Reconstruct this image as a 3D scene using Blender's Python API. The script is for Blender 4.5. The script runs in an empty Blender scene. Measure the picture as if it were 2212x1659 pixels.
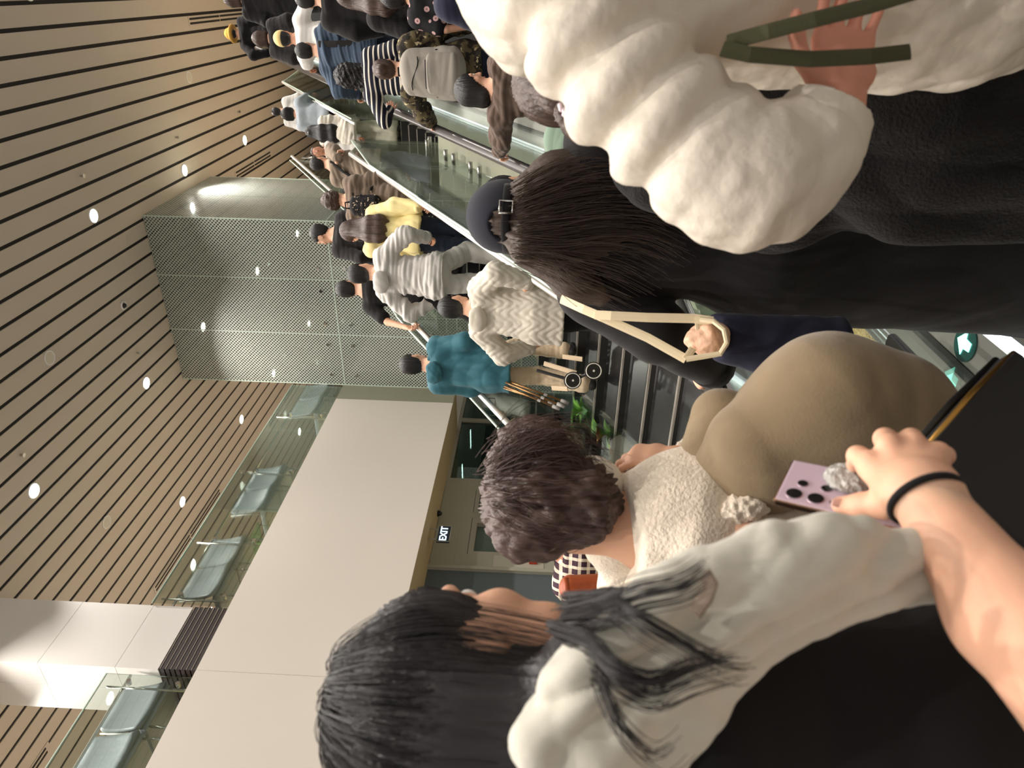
import bpy, bmesh, math, random
import numpy as np
from mathutils import Vector, Matrix

random.seed(7)
SC = bpy.context.scene
COL = SC.collection
# ------------------------------------------------------------------ camera, sky, exposure
IW, IH = 2212, 1659
YAW, PITCH, ROLL, FPX = math.radians(29.8557), math.radians(1.98219), math.radians(2.14423), 1517.59
CAM = np.array([0.0, 0.0, 1.55])
_f = np.array([-math.sin(YAW)*math.cos(PITCH), math.cos(YAW)*math.cos(PITCH), math.sin(PITCH)])
_r0 = np.cross(_f, [0, 0, 1.0]); _r0 /= np.linalg.norm(_r0)
_u0 = np.cross(_r0, _f)
CR = math.cos(ROLL)*_r0 + math.sin(ROLL)*_u0
CU = -math.sin(ROLL)*_r0 + math.cos(ROLL)*_u0
cam = bpy.data.cameras.new('camera'); camo = bpy.data.objects.new('camera', cam); COL.objects.link(camo)
cam.sensor_fit = 'HORIZONTAL'; cam.sensor_width = 36.0; cam.lens = FPX/IW*36.0
cam.clip_start = 0.02; cam.clip_end = 300
M = Matrix.Identity(4)                       # the phone is held sideways: image right is down in the room
for i in range(3):
    M[i][0] = -CU[i]; M[i][1] = CR[i]; M[i][2] = -_f[i]; M[i][3] = CAM[i]
camo.matrix_world = M
SC.camera = camo
cam.dof.use_dof = True; cam.dof.focus_distance = 3.6; cam.dof.aperture_fstop = 6.5
wd = bpy.data.worlds.new('world'); SC.world = wd; wd.use_nodes = True
bg = wd.node_tree.nodes['Background']; bg.inputs[0].default_value = (1.0, 0.945, 0.90, 1); bg.inputs[1].default_value = 0.40
SC.view_settings.view_transform = 'Standard'; SC.view_settings.look = 'None'
SC.view_settings.gamma = 1.0; SC.view_settings.use_curve_mapping = False
SC.view_settings.exposure = 0.27
SC.cycles.max_bounces = 8; SC.cycles.transparent_max_bounces = 24
SC.cycles.use_denoising = True
LAMP_W = 47.0

def at(x, y, D=None, X=None, Y=None, Z=None):
    """a point of the room seen at pixel x, y of the photograph, at a depth or on a plane"""
    d = CR*(IH/2-y) - CU*(x-IW/2) + _f*FPX
    if D is not None: t = D/FPX
    elif X is not None: t = (X-CAM[0])/d[0]
    elif Y is not None: t = (Y-CAM[1])/d[1]
    else: t = (Z-CAM[2])/d[2]
    return CAM + d*t
def V(*a): return np.array(a, float)

# ------------------------------------------------------------------ materials
MATS = {}
def _n(nt, typ, **kw):
    n = nt.nodes.new(typ)
    for k, v in kw.items():
        if k in n.inputs: n.inputs[k].default_value = v
        else: setattr(n, k, v)
    return n
def c4(c): return (c[0], c[1], c[2], 1)
def srgb(r, g, b):
    return tuple(((v/255)/12.92 if v/255 <= .04045 else ((v/255+.055)/1.055)**2.4) for v in (r, g, b))
def mat(name, col, rough=.7, metal=0.0, var=0.0, vscale=(8, 8, 8), bump=0.0, bscale=(60, 60, 60), bdist=.004,
        spec=.5, emit=None, estr=0.0, sheen=0.0, detail=3.0, wave=None, sss=0.0):
    if name in MATS: return MATS[name]
    m = bpy.data.materials.new(name); m.use_nodes = True; nt = m.node_tree
    b = nt.nodes['Principled BSDF']
    b.inputs['Base Color'].default_value = c4(col); b.inputs['Roughness'].default_value = rough
    b.inputs['Metallic'].default_value = metal; b.inputs['Specular IOR Level'].default_value = spec
    if sheen: b.inputs['Sheen Weight'].default_value = sheen; b.inputs['Sheen Roughness'].default_value = .5
    if sss:
        b.inputs['Subsurface Weight'].default_value = sss; b.inputs['Subsurface Radius'].default_value = (.012, .005, .003)
        b.inputs['Subsurface Scale'].default_value = .5
    if emit is not None:
        b.inputs['Emission Color'].default_value = c4(emit); b.inputs['Emission Strength'].default_value = estr
    L = nt.links
    tc = None
    if var or bump: tc = _n(nt, 'ShaderNodeTexCoord')
    if var:
        mp = _n(nt, 'ShaderNodeMapping'); mp.inputs['Scale'].default_value = vscale; L.new(tc.outputs['Object'], mp.inputs[0])
        no = _n(nt, 'ShaderNodeTexNoise', Scale=1.0, Detail=detail); L.new(mp.outputs[0], no.inputs['Vector'])
        cr = _n(nt, 'ShaderNodeValToRGB')
        cr.color_ramp.elements[0].position = .3; cr.color_ramp.elements[1].position = .7
        cr.color_ramp.elements[0].color = c4([max(0, v*(1-var)) for v in col]); cr.color_ramp.elements[1].color = c4([min(1, v*(1+var)) for v in col])
        L.new(no.outputs['Fac'], cr.inputs[0]); L.new(cr.outputs[0], b.inputs['Base Color'])
    if bump:
        mp = _n(nt, 'ShaderNodeMapping'); mp.inputs['Scale'].default_value = bscale; L.new(tc.outputs['Object'], mp.inputs[0])
        no = _n(nt, 'ShaderNodeTexNoise', Scale=1.0, Detail=detail); L.new(mp.outputs[0], no.inputs['Vector'])
        bp = _n(nt, 'ShaderNodeBump', Strength=bump, Distance=bdist); L.new(no.outputs['Fac'], bp.inputs['Height'])
        L.new(bp.outputs[0], b.inputs['Normal'])
    MATS[name] = m
    return m
def ramp_mat(name, build, rough=.8):
    """a material whose base colour comes from nodes: build(nt, coords) returns a colour socket"""
    if name in MATS: return MATS[name]
    m = bpy.data.materials.new(name); m.use_nodes = True; nt = m.node_tree
    b = nt.nodes['Principled BSDF']; b.inputs['Roughness'].default_value = rough; b.inputs['Specular IOR Level'].default_value = .25
    tc = _n(nt, 'ShaderNodeTexCoord')
    nt.links.new(build(nt, tc.outputs['Object']), b.inputs['Base Color'])
    MATS[name] = m
    return m
def mth(nt, op, a, b=None, c=None):
    n = nt.nodes.new('ShaderNodeMath'); n.operation = op
    for i, v in enumerate((a, b, c)):
        if v is None: continue
        if isinstance(v, (int, float)): n.inputs[i].default_value = v
        else: nt.links.new(v, n.inputs[i])
    return n.outputs[0]
def mixc(nt, f, a, b):
    n = nt.nodes.new('ShaderNodeMix'); n.data_type = 'RGBA'
    nt.links.new(f, n.inputs[0]) if not isinstance(f, (int, float)) else setattr(n.inputs[0], 'default_value', f)
    for k, v in ((6, a), (7, b)):
        if isinstance(v, tuple): n.inputs[k].default_value = c4(v)
        else: nt.links.new(v, n.inputs[k])
    return n.outputs[2]
def sep(nt, v):
    s = nt.nodes.new('ShaderNodeSeparateXYZ'); nt.links.new(v, s.inputs[0]); return s.outputs
def glass(name, tint, refl=.08, rough=.02):
    if name in MATS: return MATS[name]
    m = bpy.data.materials.new(name); m.use_nodes = True; nt = m.node_tree; nt.nodes.remove(nt.nodes['Principled BSDF'])
    out = nt.nodes['Material Output']
    tr = _n(nt, 'ShaderNodeBsdfTransparent', Color=c4(tint)); gl = _n(nt, 'ShaderNodeBsdfGlossy', Roughness=rough, Color=(.96, 1, .98, 1))
    fr = _n(nt, 'ShaderNodeLayerWeight', Blend=.25)
    f = mth(nt, 'ADD', mth(nt, 'MULTIPLY', fr.outputs['Fresnel'], .55), refl*.5)
    mx = _n(nt, 'ShaderNodeMixShader'); nt.links.new(f, mx.inputs[0]); nt.links.new(tr.outputs[0], mx.inputs[1]); nt.links.new(gl.outputs[0], mx.inputs[2])
    nt.links.new(mx.outputs[0], out.inputs[0]); MATS[name] = m
    return m
def frit_mat():
    """glass printed with a pale enamel lattice that leaves small round clear holes"""
    m = bpy.data.materials.new('fritted glass'); m.use_nodes = True; nt = m.node_tree
    b = nt.nodes['Principled BSDF']; b.inputs['Base Color'].default_value = c4(srgb(188, 194, 184)); b.inputs['Roughness'].default_value = .35
    out = nt.nodes['Material Output']
    geo = _n(nt, 'ShaderNodeNewGeometry'); s = sep(nt, geo.outputs['Position'])
    a = mth(nt, 'ADD', s[0], s[1]); p = .074
    u = mth(nt, 'DIVIDE', mth(nt, 'ADD', a, s[2]), p); v = mth(nt, 'DIVIDE', mth(nt, 'SUBTRACT', a, s[2]), p)
    du = mth(nt, 'SUBTRACT', mth(nt, 'FRACT', u), .5); dv = mth(nt, 'SUBTRACT', mth(nt, 'FRACT', v), .5)
    r2 = mth(nt, 'ADD', mth(nt, 'MULTIPLY', du, du), mth(nt, 'MULTIPLY', dv, dv))
    hole = mth(nt, 'LESS_THAN', r2, .135)
    tr = _n(nt, 'ShaderNodeBsdfTransparent', Color=(.50, .56, .52, 1)); gl = _n(nt, 'ShaderNodeBsdfGlossy', Roughness=.03, Color=(.9, 1, .95, 1))
    fr = _n(nt, 'ShaderNodeLayerWeight', Blend=.25)
    f = mth(nt, 'ADD', mth(nt, 'MULTIPLY', fr.outputs['Fresnel'], .45), .05)
    base = _n(nt, 'ShaderNodeMixShader'); nt.links.new(hole, base.inputs[0]); nt.links.new(b.outputs[0], base.inputs[1]); nt.links.new(tr.outputs[0], base.inputs[2])
    mx = _n(nt, 'ShaderNodeMixShader'); nt.links.new(f, mx.inputs[0]); nt.links.new(base.outputs[0], mx.inputs[1]); nt.links.new(gl.outputs[0], mx.inputs[2])
    nt.links.new(mx.outputs[0], out.inputs[0]); return m

# ------------------------------------------------------------------ object helpers
def link(o, parent=None, loc=None):
    COL.objects.link(o)
    if parent is not None: o.parent = parent
    if loc is not None: o.location = loc
    return o
def tag(o, label=None, cat=None, group=None, kind=None):
    if label: o['label'] = label
    if cat: o['category'] = cat
    if group: o['group'] = group
    if kind: o['kind'] = kind
    return o
def empty(name, loc, label, cat, group=None):
    o = bpy.data.objects.new(name, None); o.empty_display_size = .1; COL.objects.link(o); o.location = loc
    return tag(o, label, cat, group)
class MB:
    """collects simple solids, then links them as one mesh object"""
    def __init__(s): s.v = []; s.f = []
    def add(s, vs, fs):
        n = len(s.v); s.v += [tuple(map(float, v)) for v in vs]; s.f += [tuple(i+n for i in f) for f in fs]
    def box(s, lo, hi):
        x0, y0, z0 = lo; x1, y1, z1 = hi
        s.add([(x0,y0,z0),(x1,y0,z0),(x1,y1,z0),(x0,y1,z0),(x0,y0,z1),(x1,y0,z1),(x1,y1,z1),(x0,y1,z1)],
              [(0,3,2,1),(4,5,6,7),(0,1,5,4),(1,2,6,5),(2,3,7,6),(3,0,4,7)])
        return s
    def hexa(s, bot, top):
        s.add(list(bot)+list(top), [(0,3,2,1),(4,5,6,7),(0,1,5,4),(1,2,6,5),(2,3,7,6),(3,0,4,7)]); return s
    def prism_x(s, yz, x0, x1):
        n = len(yz); s.add([(x0,y,z) for y,z in yz]+[(x1,y,z) for y,z in yz],
              [tuple(range(n))[::-1], tuple(range(n, 2*n))]+[(i,(i+1)%n,n+(i+1)%n,n+i) for i in range(n)]); return s
    def obox(s, c, ax, half):
        c = np.array(c, float); ax = [np.array(a, float)/np.linalg.norm(a) for a in ax]
        vs = [c+ax[0]*half[0]*i+ax[1]*half[1]*j+ax[2]*half[2]*k for k in (-1,1) for i,j in ((-1,-1),(1,-1),(1,1),(-1,1))]
        s.add(vs, [(0,3,2,1),(4,5,6,7),(0,1,5,4),(1,2,6,5),(2,3,7,6),(3,0,4,7)]); return s
    def tube(s, pts, r, n=10, caps=True, flat=None, side=None):
        """round (or flattened: flat = (half width, half thickness), side = width direction) tube along points"""
        pts = [np.array(p, float) for p in pts]; k0 = len(s.v); m = len(pts)
        up = None
        rr = r if isinstance(r, (list, tuple)) else [r]*m
        for i, p in enumerate(pts):
            t = pts[min(i+1, m-1)]-pts[max(i-1, 0)]; t = t/(np.linalg.norm(t)+1e-9)
            if up is None:
                up = np.array(side, float) if side is not None else (np.array([0,0,1.]) if abs(t[2]) < .9 else np.array([1.,0,0]))
            a = up-t*(up@t); a /= np.linalg.norm(a)+1e-9; b = np.cross(t, a); up = a
            for j in range(n):
                w = 2*math.pi*(j+.5)/n
                if flat: q = p+a*flat[0]*max(-1, min(1, math.cos(w)*1.25))+b*flat[1]*max(-1, min(1, math.sin(w)*1.25))
                else: q = p+(a*math.cos(w)+b*math.sin(w))*rr[i]
                s.v.append(tuple(q))
        for i in range(m-1):
            for j in range(n):
                s.f.append((k0+i*n+j, k0+i*n+(j+1)%n, k0+(i+1)*n+(j+1)%n, k0+(i+1)*n+j))
        if caps:
            s.f.append(tuple(k0+j for j in range(n))[::-1]); s.f.append(tuple(k0+(m-1)*n+j for j in range(n)))
        return s
    def disc(s, c, axis, r, h, n=20, r2=None):
        c = np.array(c, float); a = np.array(axis, float)/np.linalg.norm(axis)
        return s.tube([c, c+a*h], [r, r2 if r2 is not None else r], n)
    def ring(s, c, axis, r, t, n=24, k=8):
        c = np.array(c, float); a = np.array(axis, float)/np.linalg.norm(axis)
        e = np.array([1.,0,0]) if abs(a[0]) < .9 else np.array([0,1.,0]); e = e-a*(e@a); e /= np.linalg.norm(e); g = np.cross(a, e)
        k0 = len(s.v)
        for i in range(n):
            w = 2*math.pi*i/n; d = e*math.cos(w)+g*math.sin(w)
            for j in range(k):
                q = 2*math.pi*j/k; s.v.append(tuple(c+d*(r+t*math.cos(q))+a*t*math.sin(q)))
        for i in range(n):
            for j in range(k):
                s.f.append((k0+i*k+j, k0+((i+1)%n)*k+j, k0+((i+1)%n)*k+(j+1)%k, k0+i*k+(j+1)%k))
        return s
    def ball(s, c, r, n=10, m=6, sc=(1,1,1)):
        k0 = len(s.v); c = np.array(c, float)
        for i in range(m+1):
            th = math.pi*i/m
            for j in range(n):
                ph = 2*math.pi*j/n
                s.v.append((c[0]+r*sc[0]*math.sin(th)*math.cos(ph), c[1]+r*sc[1]*math.sin(th)*math.sin(ph), c[2]+r*sc[2]*math.cos(th)))
        for i in range(m):
            for j in range(n): s.f.append((k0+i*n+j, k0+(i+1)*n+j, k0+(i+1)*n+(j+1)%n, k0+i*n+(j+1)%n))
        return s
    def mesh(s, name, m, off=None, smooth=False):
        me = bpy.data.meshes.new(name)
        vs = s.v if off is None else [(a-off[0], b-off[1], c-off[2]) for a, b, c in s.v]
        me.from_pydata(vs, [], s.f); me.materials.append(m)
        if smooth: me.polygons.foreach_set('use_smooth', [True]*len(me.polygons))
        me.update(); return me
    def build(s, name, m, parent=None, smooth=False, bevel=0.0, world=True):
        """world=True: the points are room coordinates; a parent's place is taken off them"""
        off = parent_off(parent) if (parent is not None and world) else None
        base = None
        if parent is None:
            a = np.array(s.v); base = np.array([(a[:,0].min()+a[:,0].max())/2, (a[:,1].min()+a[:,1].max())/2, a[:,2].min()]); off = base
        me = s.mesh(name, m, off, smooth)
        if bevel:
            bm = bmesh.new(); bm.from_mesh(me); bmesh.ops.remove_doubles(bm, verts=bm.verts, dist=1e-5)
            bmesh.ops.bevel(bm, geom=[e for e in bm.edges if e.is_manifold and e.calc_face_angle(0) > .5], offset=bevel, segments=2, affect='EDGES', profile=.6)
            bm.to_mesh(me); bm.free()
        o = bpy.data.objects.new(name, me); link(o, parent)
        if base is not None: o.location = base
        return o
def parent_off(o):
    p = np.zeros(3)
    while o is not None:
        p += np.array(o.location); o = o.parent
    return p
def copy_tree(o, parent=None):
    c = o.copy(); COL.objects.link(c)
    if parent is not None: c.parent = parent
    for ch in list(o.children): copy_tree(ch, c)
    return c
def struct(o, label=None): o['kind'] = 'structure'; (label and o.__setitem__('label', label)); return o
# ------------------------------------------------------------------ the setting
m_plank = mat('pale ceiling plank', srgb(196, 184, 168), .75, var=.03, vscale=(2, .3, 2))
m_dark = mat('dark void above planks', srgb(38, 34, 32), .9)
m_beige = mat('beige painted plaster', srgb(228, 220, 209), .85, var=.015, vscale=(.6, .6, .6))
m_tan = mat('tan soffit paint', srgb(205, 184, 140), .85)
m_lowwall = mat('grey green wall panel', srgb(176, 174, 156), .8, var=.03, vscale=(2, 2, 2))
m_white = mat('white wall panel', srgb(232, 228, 222), .38)
m_steel = mat('brushed stainless steel', srgb(190, 188, 184), .28, metal=1.0)
m_polish = mat('polished chrome', srgb(225, 225, 222), .12, metal=1.0)
m_granite = mat('black polished granite', srgb(26, 25, 25), .25, var=.4, vscale=(120, 120, 120))
m_nosing = mat('grey grooved nosing strip', srgb(140, 134, 124), .6, var=.2, vscale=(3, 200, 200))
m_cladding = mat('olive grey stair cladding', srgb(150, 150, 130), .7, var=.05, vscale=(1, 1, 1))
m_glass = glass('green tinted clear glass', (.86, .90, .875), .08)
m_glassd = glass('dark green shopfront glass', (.32, .40, .37), .14)
m_frit = frit_mat()
m_black = mat('black rubber', srgb(24, 23, 23), .4)
m_terr = ramp_mat('yellow terrazzo floor', lambda nt, co: (lambda no: mixc(nt, mth(nt, 'GREATER_THAN', no.outputs['Fac'], .56), srgb(214, 190, 130), srgb(140, 112, 66)))(
    (lambda n: (nt.links.new(co, n.inputs['Vector']), n)[1])(_n(nt, 'ShaderNodeTexNoise', Scale=90.0, Detail=2.0))), .4)
m_lampface = mat('lit lamp diffuser', (1, .96, .88), .5, emit=(1, .95, .86), estr=28.0)
m_trim = mat('white lamp trim', srgb(235, 232, 226), .4)

HC = 9.585
# floor and upper floor
fl = struct(MB().box((-12, -5, -.15), (7, 40, 0)).build('floor', mat('grey stone floor', srgb(120, 114, 104), .35, var=.08, vscale=(3, 3, 3))))
MB().box((-1.75, .5, 0), (-1.32, 3.55, .004)).build('terrazzo_strip', m_terr, fl)
uf = struct(MB().box((-36, -5, 3.345), (-9.0, 40, 5.9)).build('floor', m_beige)); uf['label'] = 'upper gallery floor slab'
MB().box((-36, -5, 5.9), (-9.02, 40, 5.904)).build('bounce_sheet', mat('tan grey bounce sheet', srgb(150, 141, 128), .9), uf)  # unseen sheet added to temper light bounced onto the gallery ceiling
lf = struct(MB().box((-7.95, 15.25, 5.6), (7, 40, 5.9)).build('floor', mat('pale stone landing', srgb(170, 156, 132), .4))); lf['label'] = 'upper landing floor'
# ceiling: one dark void with every plank below it
ce = struct(MB().box((-36, -5, HC+.02), (7, 40, HC+.2)).build('ceiling', m_dark))
PIT = .3525
pm = MB().box((-(PIT-.062)/2, -22.5, 0), ((PIT-.062)/2, 22.5, .018)).mesh('plank', m_plank)
x0 = -.755+PIT/2
for i in range(-102, 22):
    o = bpy.data.objects.new('plank', pm); link(o, ce)
    o.location = V(x0+i*PIT, 17.5, HC)-np.array(ce.location)
# gallery parapet beam: panels with a hair joint
wl = struct(MB().box((-9.05, -5, 3.34), (-7.975, 13.54, 5.885)).build('wall_left', m_tan)); wl['label'] = 'beam under the gallery edge'
for y0, y1 in ((-5, 0.52), (.526, 5.966), (5.972, 12.94)):
    MB().box((-7.975, y0, 3.345), (-7.96, y1, 5.9)).build('panel', m_beige, wl)
MB().box((-7.976, 12.95, 3.345), (-7.966, 13.54, 5.9)).build('panel', m_cladding, wl)
# lower wall under the gallery
ww = struct(MB().box((-9.2, -5, 0), (-9.0, 9.02, 3.34)).build('wall_left', mat('blue grey wall', srgb(96, 106, 108), .7))); ww['label'] = 'blue grey lower wall'
w2 = struct(MB().box((-9.25, 9.02, 0), (-8.93, 9.10, 3.34)).box((-9.2, 9.1, 0), (-9.0, 9.45, 3.34)).box((-9.2, 9.45, 2.69), (-9.0, 11.6, 3.34)).box((-9.2, 10.44, 0), (-9.0, 10.60, 2.69))
            .box((-9.2, 11.28, 0), (-9.0, 11.6, 2.69)).box((-9.2, 10.6, 0), (-9.0, 11.28, .9)).build('wall_left', m_lowwall)); w2['label'] = 'grey green lower wall'
MB().box((-9.0, 9.10, 1.3), (-8.99, 9.44, 2.2)).build('panel', mat('pale wall panel', srgb(196, 192, 174), .8), w2)
MB().box((-9.0, 9.12, 2.9), (-8.985, 11.58, 3.33)).build('panel', m_lowwall, w2)
m_frame = mat('grey metal frame', srgb(178, 172, 156), .5)
dr = struct(MB().box((-9.16, 9.45, 2.58), (-9.0, 10.44, 2.68)).box((-9.16, 9.45, 0), (-9.0, 9.53, 2.58)).box((-9.16, 10.30, 0), (-9.0, 10.44, 2.58)).build('door_1', m_frame))
m_frost = mat('frosted door glass', srgb(128, 148, 142), .45)
MB().box((-9.12, 9.53, 0.05), (-9.09, 10.30, 2.0)).build('pane', m_frost, dr)
MB().box((-9.12, 9.53, 2.0), (-9.095, 10.30, 2.58)).build('pane', mat('upper door glass', srgb(92, 106, 96), .3), dr)
wi = struct(MB().box((-9.1, 10.60, 2.60), (-8.99, 11.28, 2.68)).box((-9.1, 10.60, .9), (-8.99, 10.65, 2.6)).box((-9.1, 11.23, .9), (-8.99, 11.28, 2.6)).build('window_1', m_frame))
MB().box((-9.06, 10.65, .9), (-9.05, 11.23, 2.6)).build('pane', m_glassd, wi)
# glazed shopfront at the far end of the lower wall
sf = struct(MB().box((-9.1, 11.6, 3.27), (-9.0, 18, 3.34)).box((-9.1, 13.86, 0), (-9.0, 13.98, 3.27)).box((-9.1, 11.6, 0), (-9.0, 11.66, 3.27)).build('window_2', m_frame))
for y0, y1 in ((11.66, 13.86), (13.98, 15.9), (15.92, 18)):
    MB().box((-9.06, y0, .02), (-9.045, y1, 3.27)).build('pane', m_glassd, sf)
hb = MB().tube([V(-9.0,13.72,2.5), V(-8.93,13.72,2.5), V(-8.93,13.72,2.1), V(-9.0,13.72,2.1)], .018, 8).build('handle', m_steel, sf, smooth=True)
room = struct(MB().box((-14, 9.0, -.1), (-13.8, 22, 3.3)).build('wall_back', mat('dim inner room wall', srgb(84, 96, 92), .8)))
fw = struct(MB().box((-36.2, -5, 5.9), (-36, 40, HC)).build('wall_left', m_beige)); fw['label'] = 'far end wall of the gallery'
bw = struct(MB().box((-36, 40, 0), (7, 40.2, HC)).build('wall_back', m_beige))
rw = struct(MB().box((-7.95, 15.25, 0), (7, 15.4, 5.6)).build('wall_back', m_cladding)); rw['label'] = 'wall under the upper landing'

# ------------------------------------------------------------------ glass lift shaft
sh = empty('lift_shaft', (-6.08, 15.2, 0), 'tall glass lift shaft printed with a pale dotted lattice', 'lift shaft')
XS = [-7.96, -6.71, -5.455, -4.2]; ZS = [0, 2.93, 5.86, HC]; YS = [13.55, 15.17, 16.80]
for i in range(3):
    for k in range(3):
        MB().box((XS[i]+.008, 13.55, ZS[k]+.008), (XS[i+1]-.008, 13.565, ZS[k+1]-.008)).build('pane', m_frit, sh)
        MB().box((XS[i]+.008, 16.79, ZS[k]+.008), (XS[i+1]-.008, 16.80, ZS[k+1]-.008)).build('pane', m_frit, sh)
for j in range(2):
    for k in range(3):
        MB().box((-4.215, YS[j]+.008, ZS[k]+.008), (-4.2, YS[j+1]-.008, ZS[k+1]-.008)).build('pane', m_frit, sh)
        MB().box((-7.96, YS[j]+.008, ZS[k]+.008), (-7.945, YS[j+1]-.008, ZS[k+1]-.008)).build('pane', m_frit, sh)
m_sealed = mat('pale green glass edge', srgb(190, 206, 192), .3)
for x, y in ((-7.955, 13.556), (-4.206, 13.556), (-4.206, 16.795)):
    MB().box((x-.012, y-.012, 0), (x+.012, y+.012, HC)).build('corner_joint', m_sealed, sh)
for z in ZS[1:3]:
    MB().box((-7.96, 13.545, z-.012), (-4.2, 13.556, z+.012)).build('glass_joint', m_sealed, sh)
    MB().box((-4.206, 13.55, z-.012), (-4.197, 16.8, z+.012)).build('glass_joint', m_sealed, sh)
for x in XS[1:3]: MB().box((x-.008, 13.545, 0), (x+.008, 13.556, HC)).build('glass_joint', m_sealed, sh)
for i in range(3):
    for z in ZS[1:3]:
        for dx in (.25, 1.0):
            for dz in (-.28, .28):
                MB().disc((XS[i]+dx, 13.552, z+dz), (0,-1,0), .035, .02, 12).build('glass_fixing', m_polish, sh)
m_car = mat('grey steel lift frame', srgb(120, 126, 120), .5)
MB().box((-7.5, 14.1, 0), (-7.4, 14.2, HC)).box((-4.8, 14.1, 0), (-4.7, 14.2, HC)).box((-7.5, 16.3, 0), (-7.4, 16.4, HC)).box((-4.8, 16.3, 0), (-4.7, 16.4, HC)).box((-7.5,14.1,8.9),(-4.7,14.2,9.1)).box((-7.5,14.1,5.75),(-4.7,14.2,5.95)).build('lift_frame', m_car, sh)
MB().box((-7.2, 14.5, 2.4), (-5.0, 16.2, 2.55)).box((-7.2, 16.15, 0.1), (-5.0, 16.2, 2.4)).box((-7.2,14.5,.1),(-5.0,16.2,.2)).build('lift_car', m_car, sh)

# ------------------------------------------------------------------ clad column with louvre at its foot
cl = empty('column', (-8.49, 6.5, 5.9), 'white panelled square column rising from behind the gallery parapet', 'column')
MB().box((-8.94, 6.0, 5.9), (-8.02, 7.02, HC)).build('core', m_dark, cl)
for z0, z1 in ((6.43, 7.01), (7.016, 8.07), (8.076, HC)):
    MB().box((-8.02, 5.975, z0), (-8.0, 7.045, z1)).build('panel', m_white, cl)
    MB().box((-8.94, 5.98, z0), (-8.445, 6.0, z1)).build('panel', m_white, cl); MB().box((-8.44, 5.98, z0), (-8.022, 6.0, z1)).build('panel', m_white, cl)
m_louv = mat('dark brown louvre blade', srgb(58, 50, 48), .45)
m_louve = mat('pale blade edge', srgb(170, 158, 146), .5)  # front edges paler than the blades
for i in range(7):
    z = 5.93+i*.07
    b = MB().hexa([V(-8.03,5.98,z), V(-7.985,5.98,z-.01), V(-7.985,7.04,z-.01), V(-8.03,7.04,z)], [V(-8.03,5.98,z+.05), V(-7.985,5.98,z+.045), V(-7.985,7.04,z+.045), V(-8.03,7.04,z+.05)]).box((-8.9, 5.975, z), (-7.99, 5.99, z+.05)).build('louvre_blade', m_louv, cl)
    MB().box((-7.986, 5.98, z+.042), (-7.981, 7.04, z+.05)).build('blade_edge', m_louve, b)

# ------------------------------------------------------------------ gallery railing: glass panes, posts and handrail
gr = empty('glass_railing', (-7.97, 9.5, 5.9), 'glass railing with a steel handrail along the beige gallery edge', 'railing')
def gallery(y0, y1):
    MB().box((-7.985, y0+.01, 5.87), (-7.972, y1-.01, 7.05)).build('pane', m_glass, gr)
    MB().box((-7.99, y0+.01, 7.045), (-7.968, y1-.01, 7.057)).build('glass_edge', m_sealed, gr)
for y0, y1 in ((-1.8, .1), (.1, 2.0), (2.0, 3.95), (3.95, 5.87), (7.06, 8.40), (8.40, 10.28), (10.28, 12.22), (12.22, 13.5)): gallery(y0, y1)
for y0, y1 in ((-1.8, 5.9), (7.06, 13.5)):
    MB().tube([V(-8.05, y0, 6.77), V(-8.05, y1, 6.77)], .021, 10).build('handrail', m_polish, gr, smooth=True)
for y in (.1, 2.0, 3.95, 5.7, 7.2, 8.40, 10.28, 12.22):
    p = MB().tube([V(-8.03, y, 5.9), V(-8.03, y, 6.98)], .016, 8).build('post', m_steel, gr, smooth=True)
    for z in (6.05, 6.7): MB().disc((-8.03, y+.06, z), (1,0,0), .03, .07, 10).build('clamp', m_polish, p)

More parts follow.
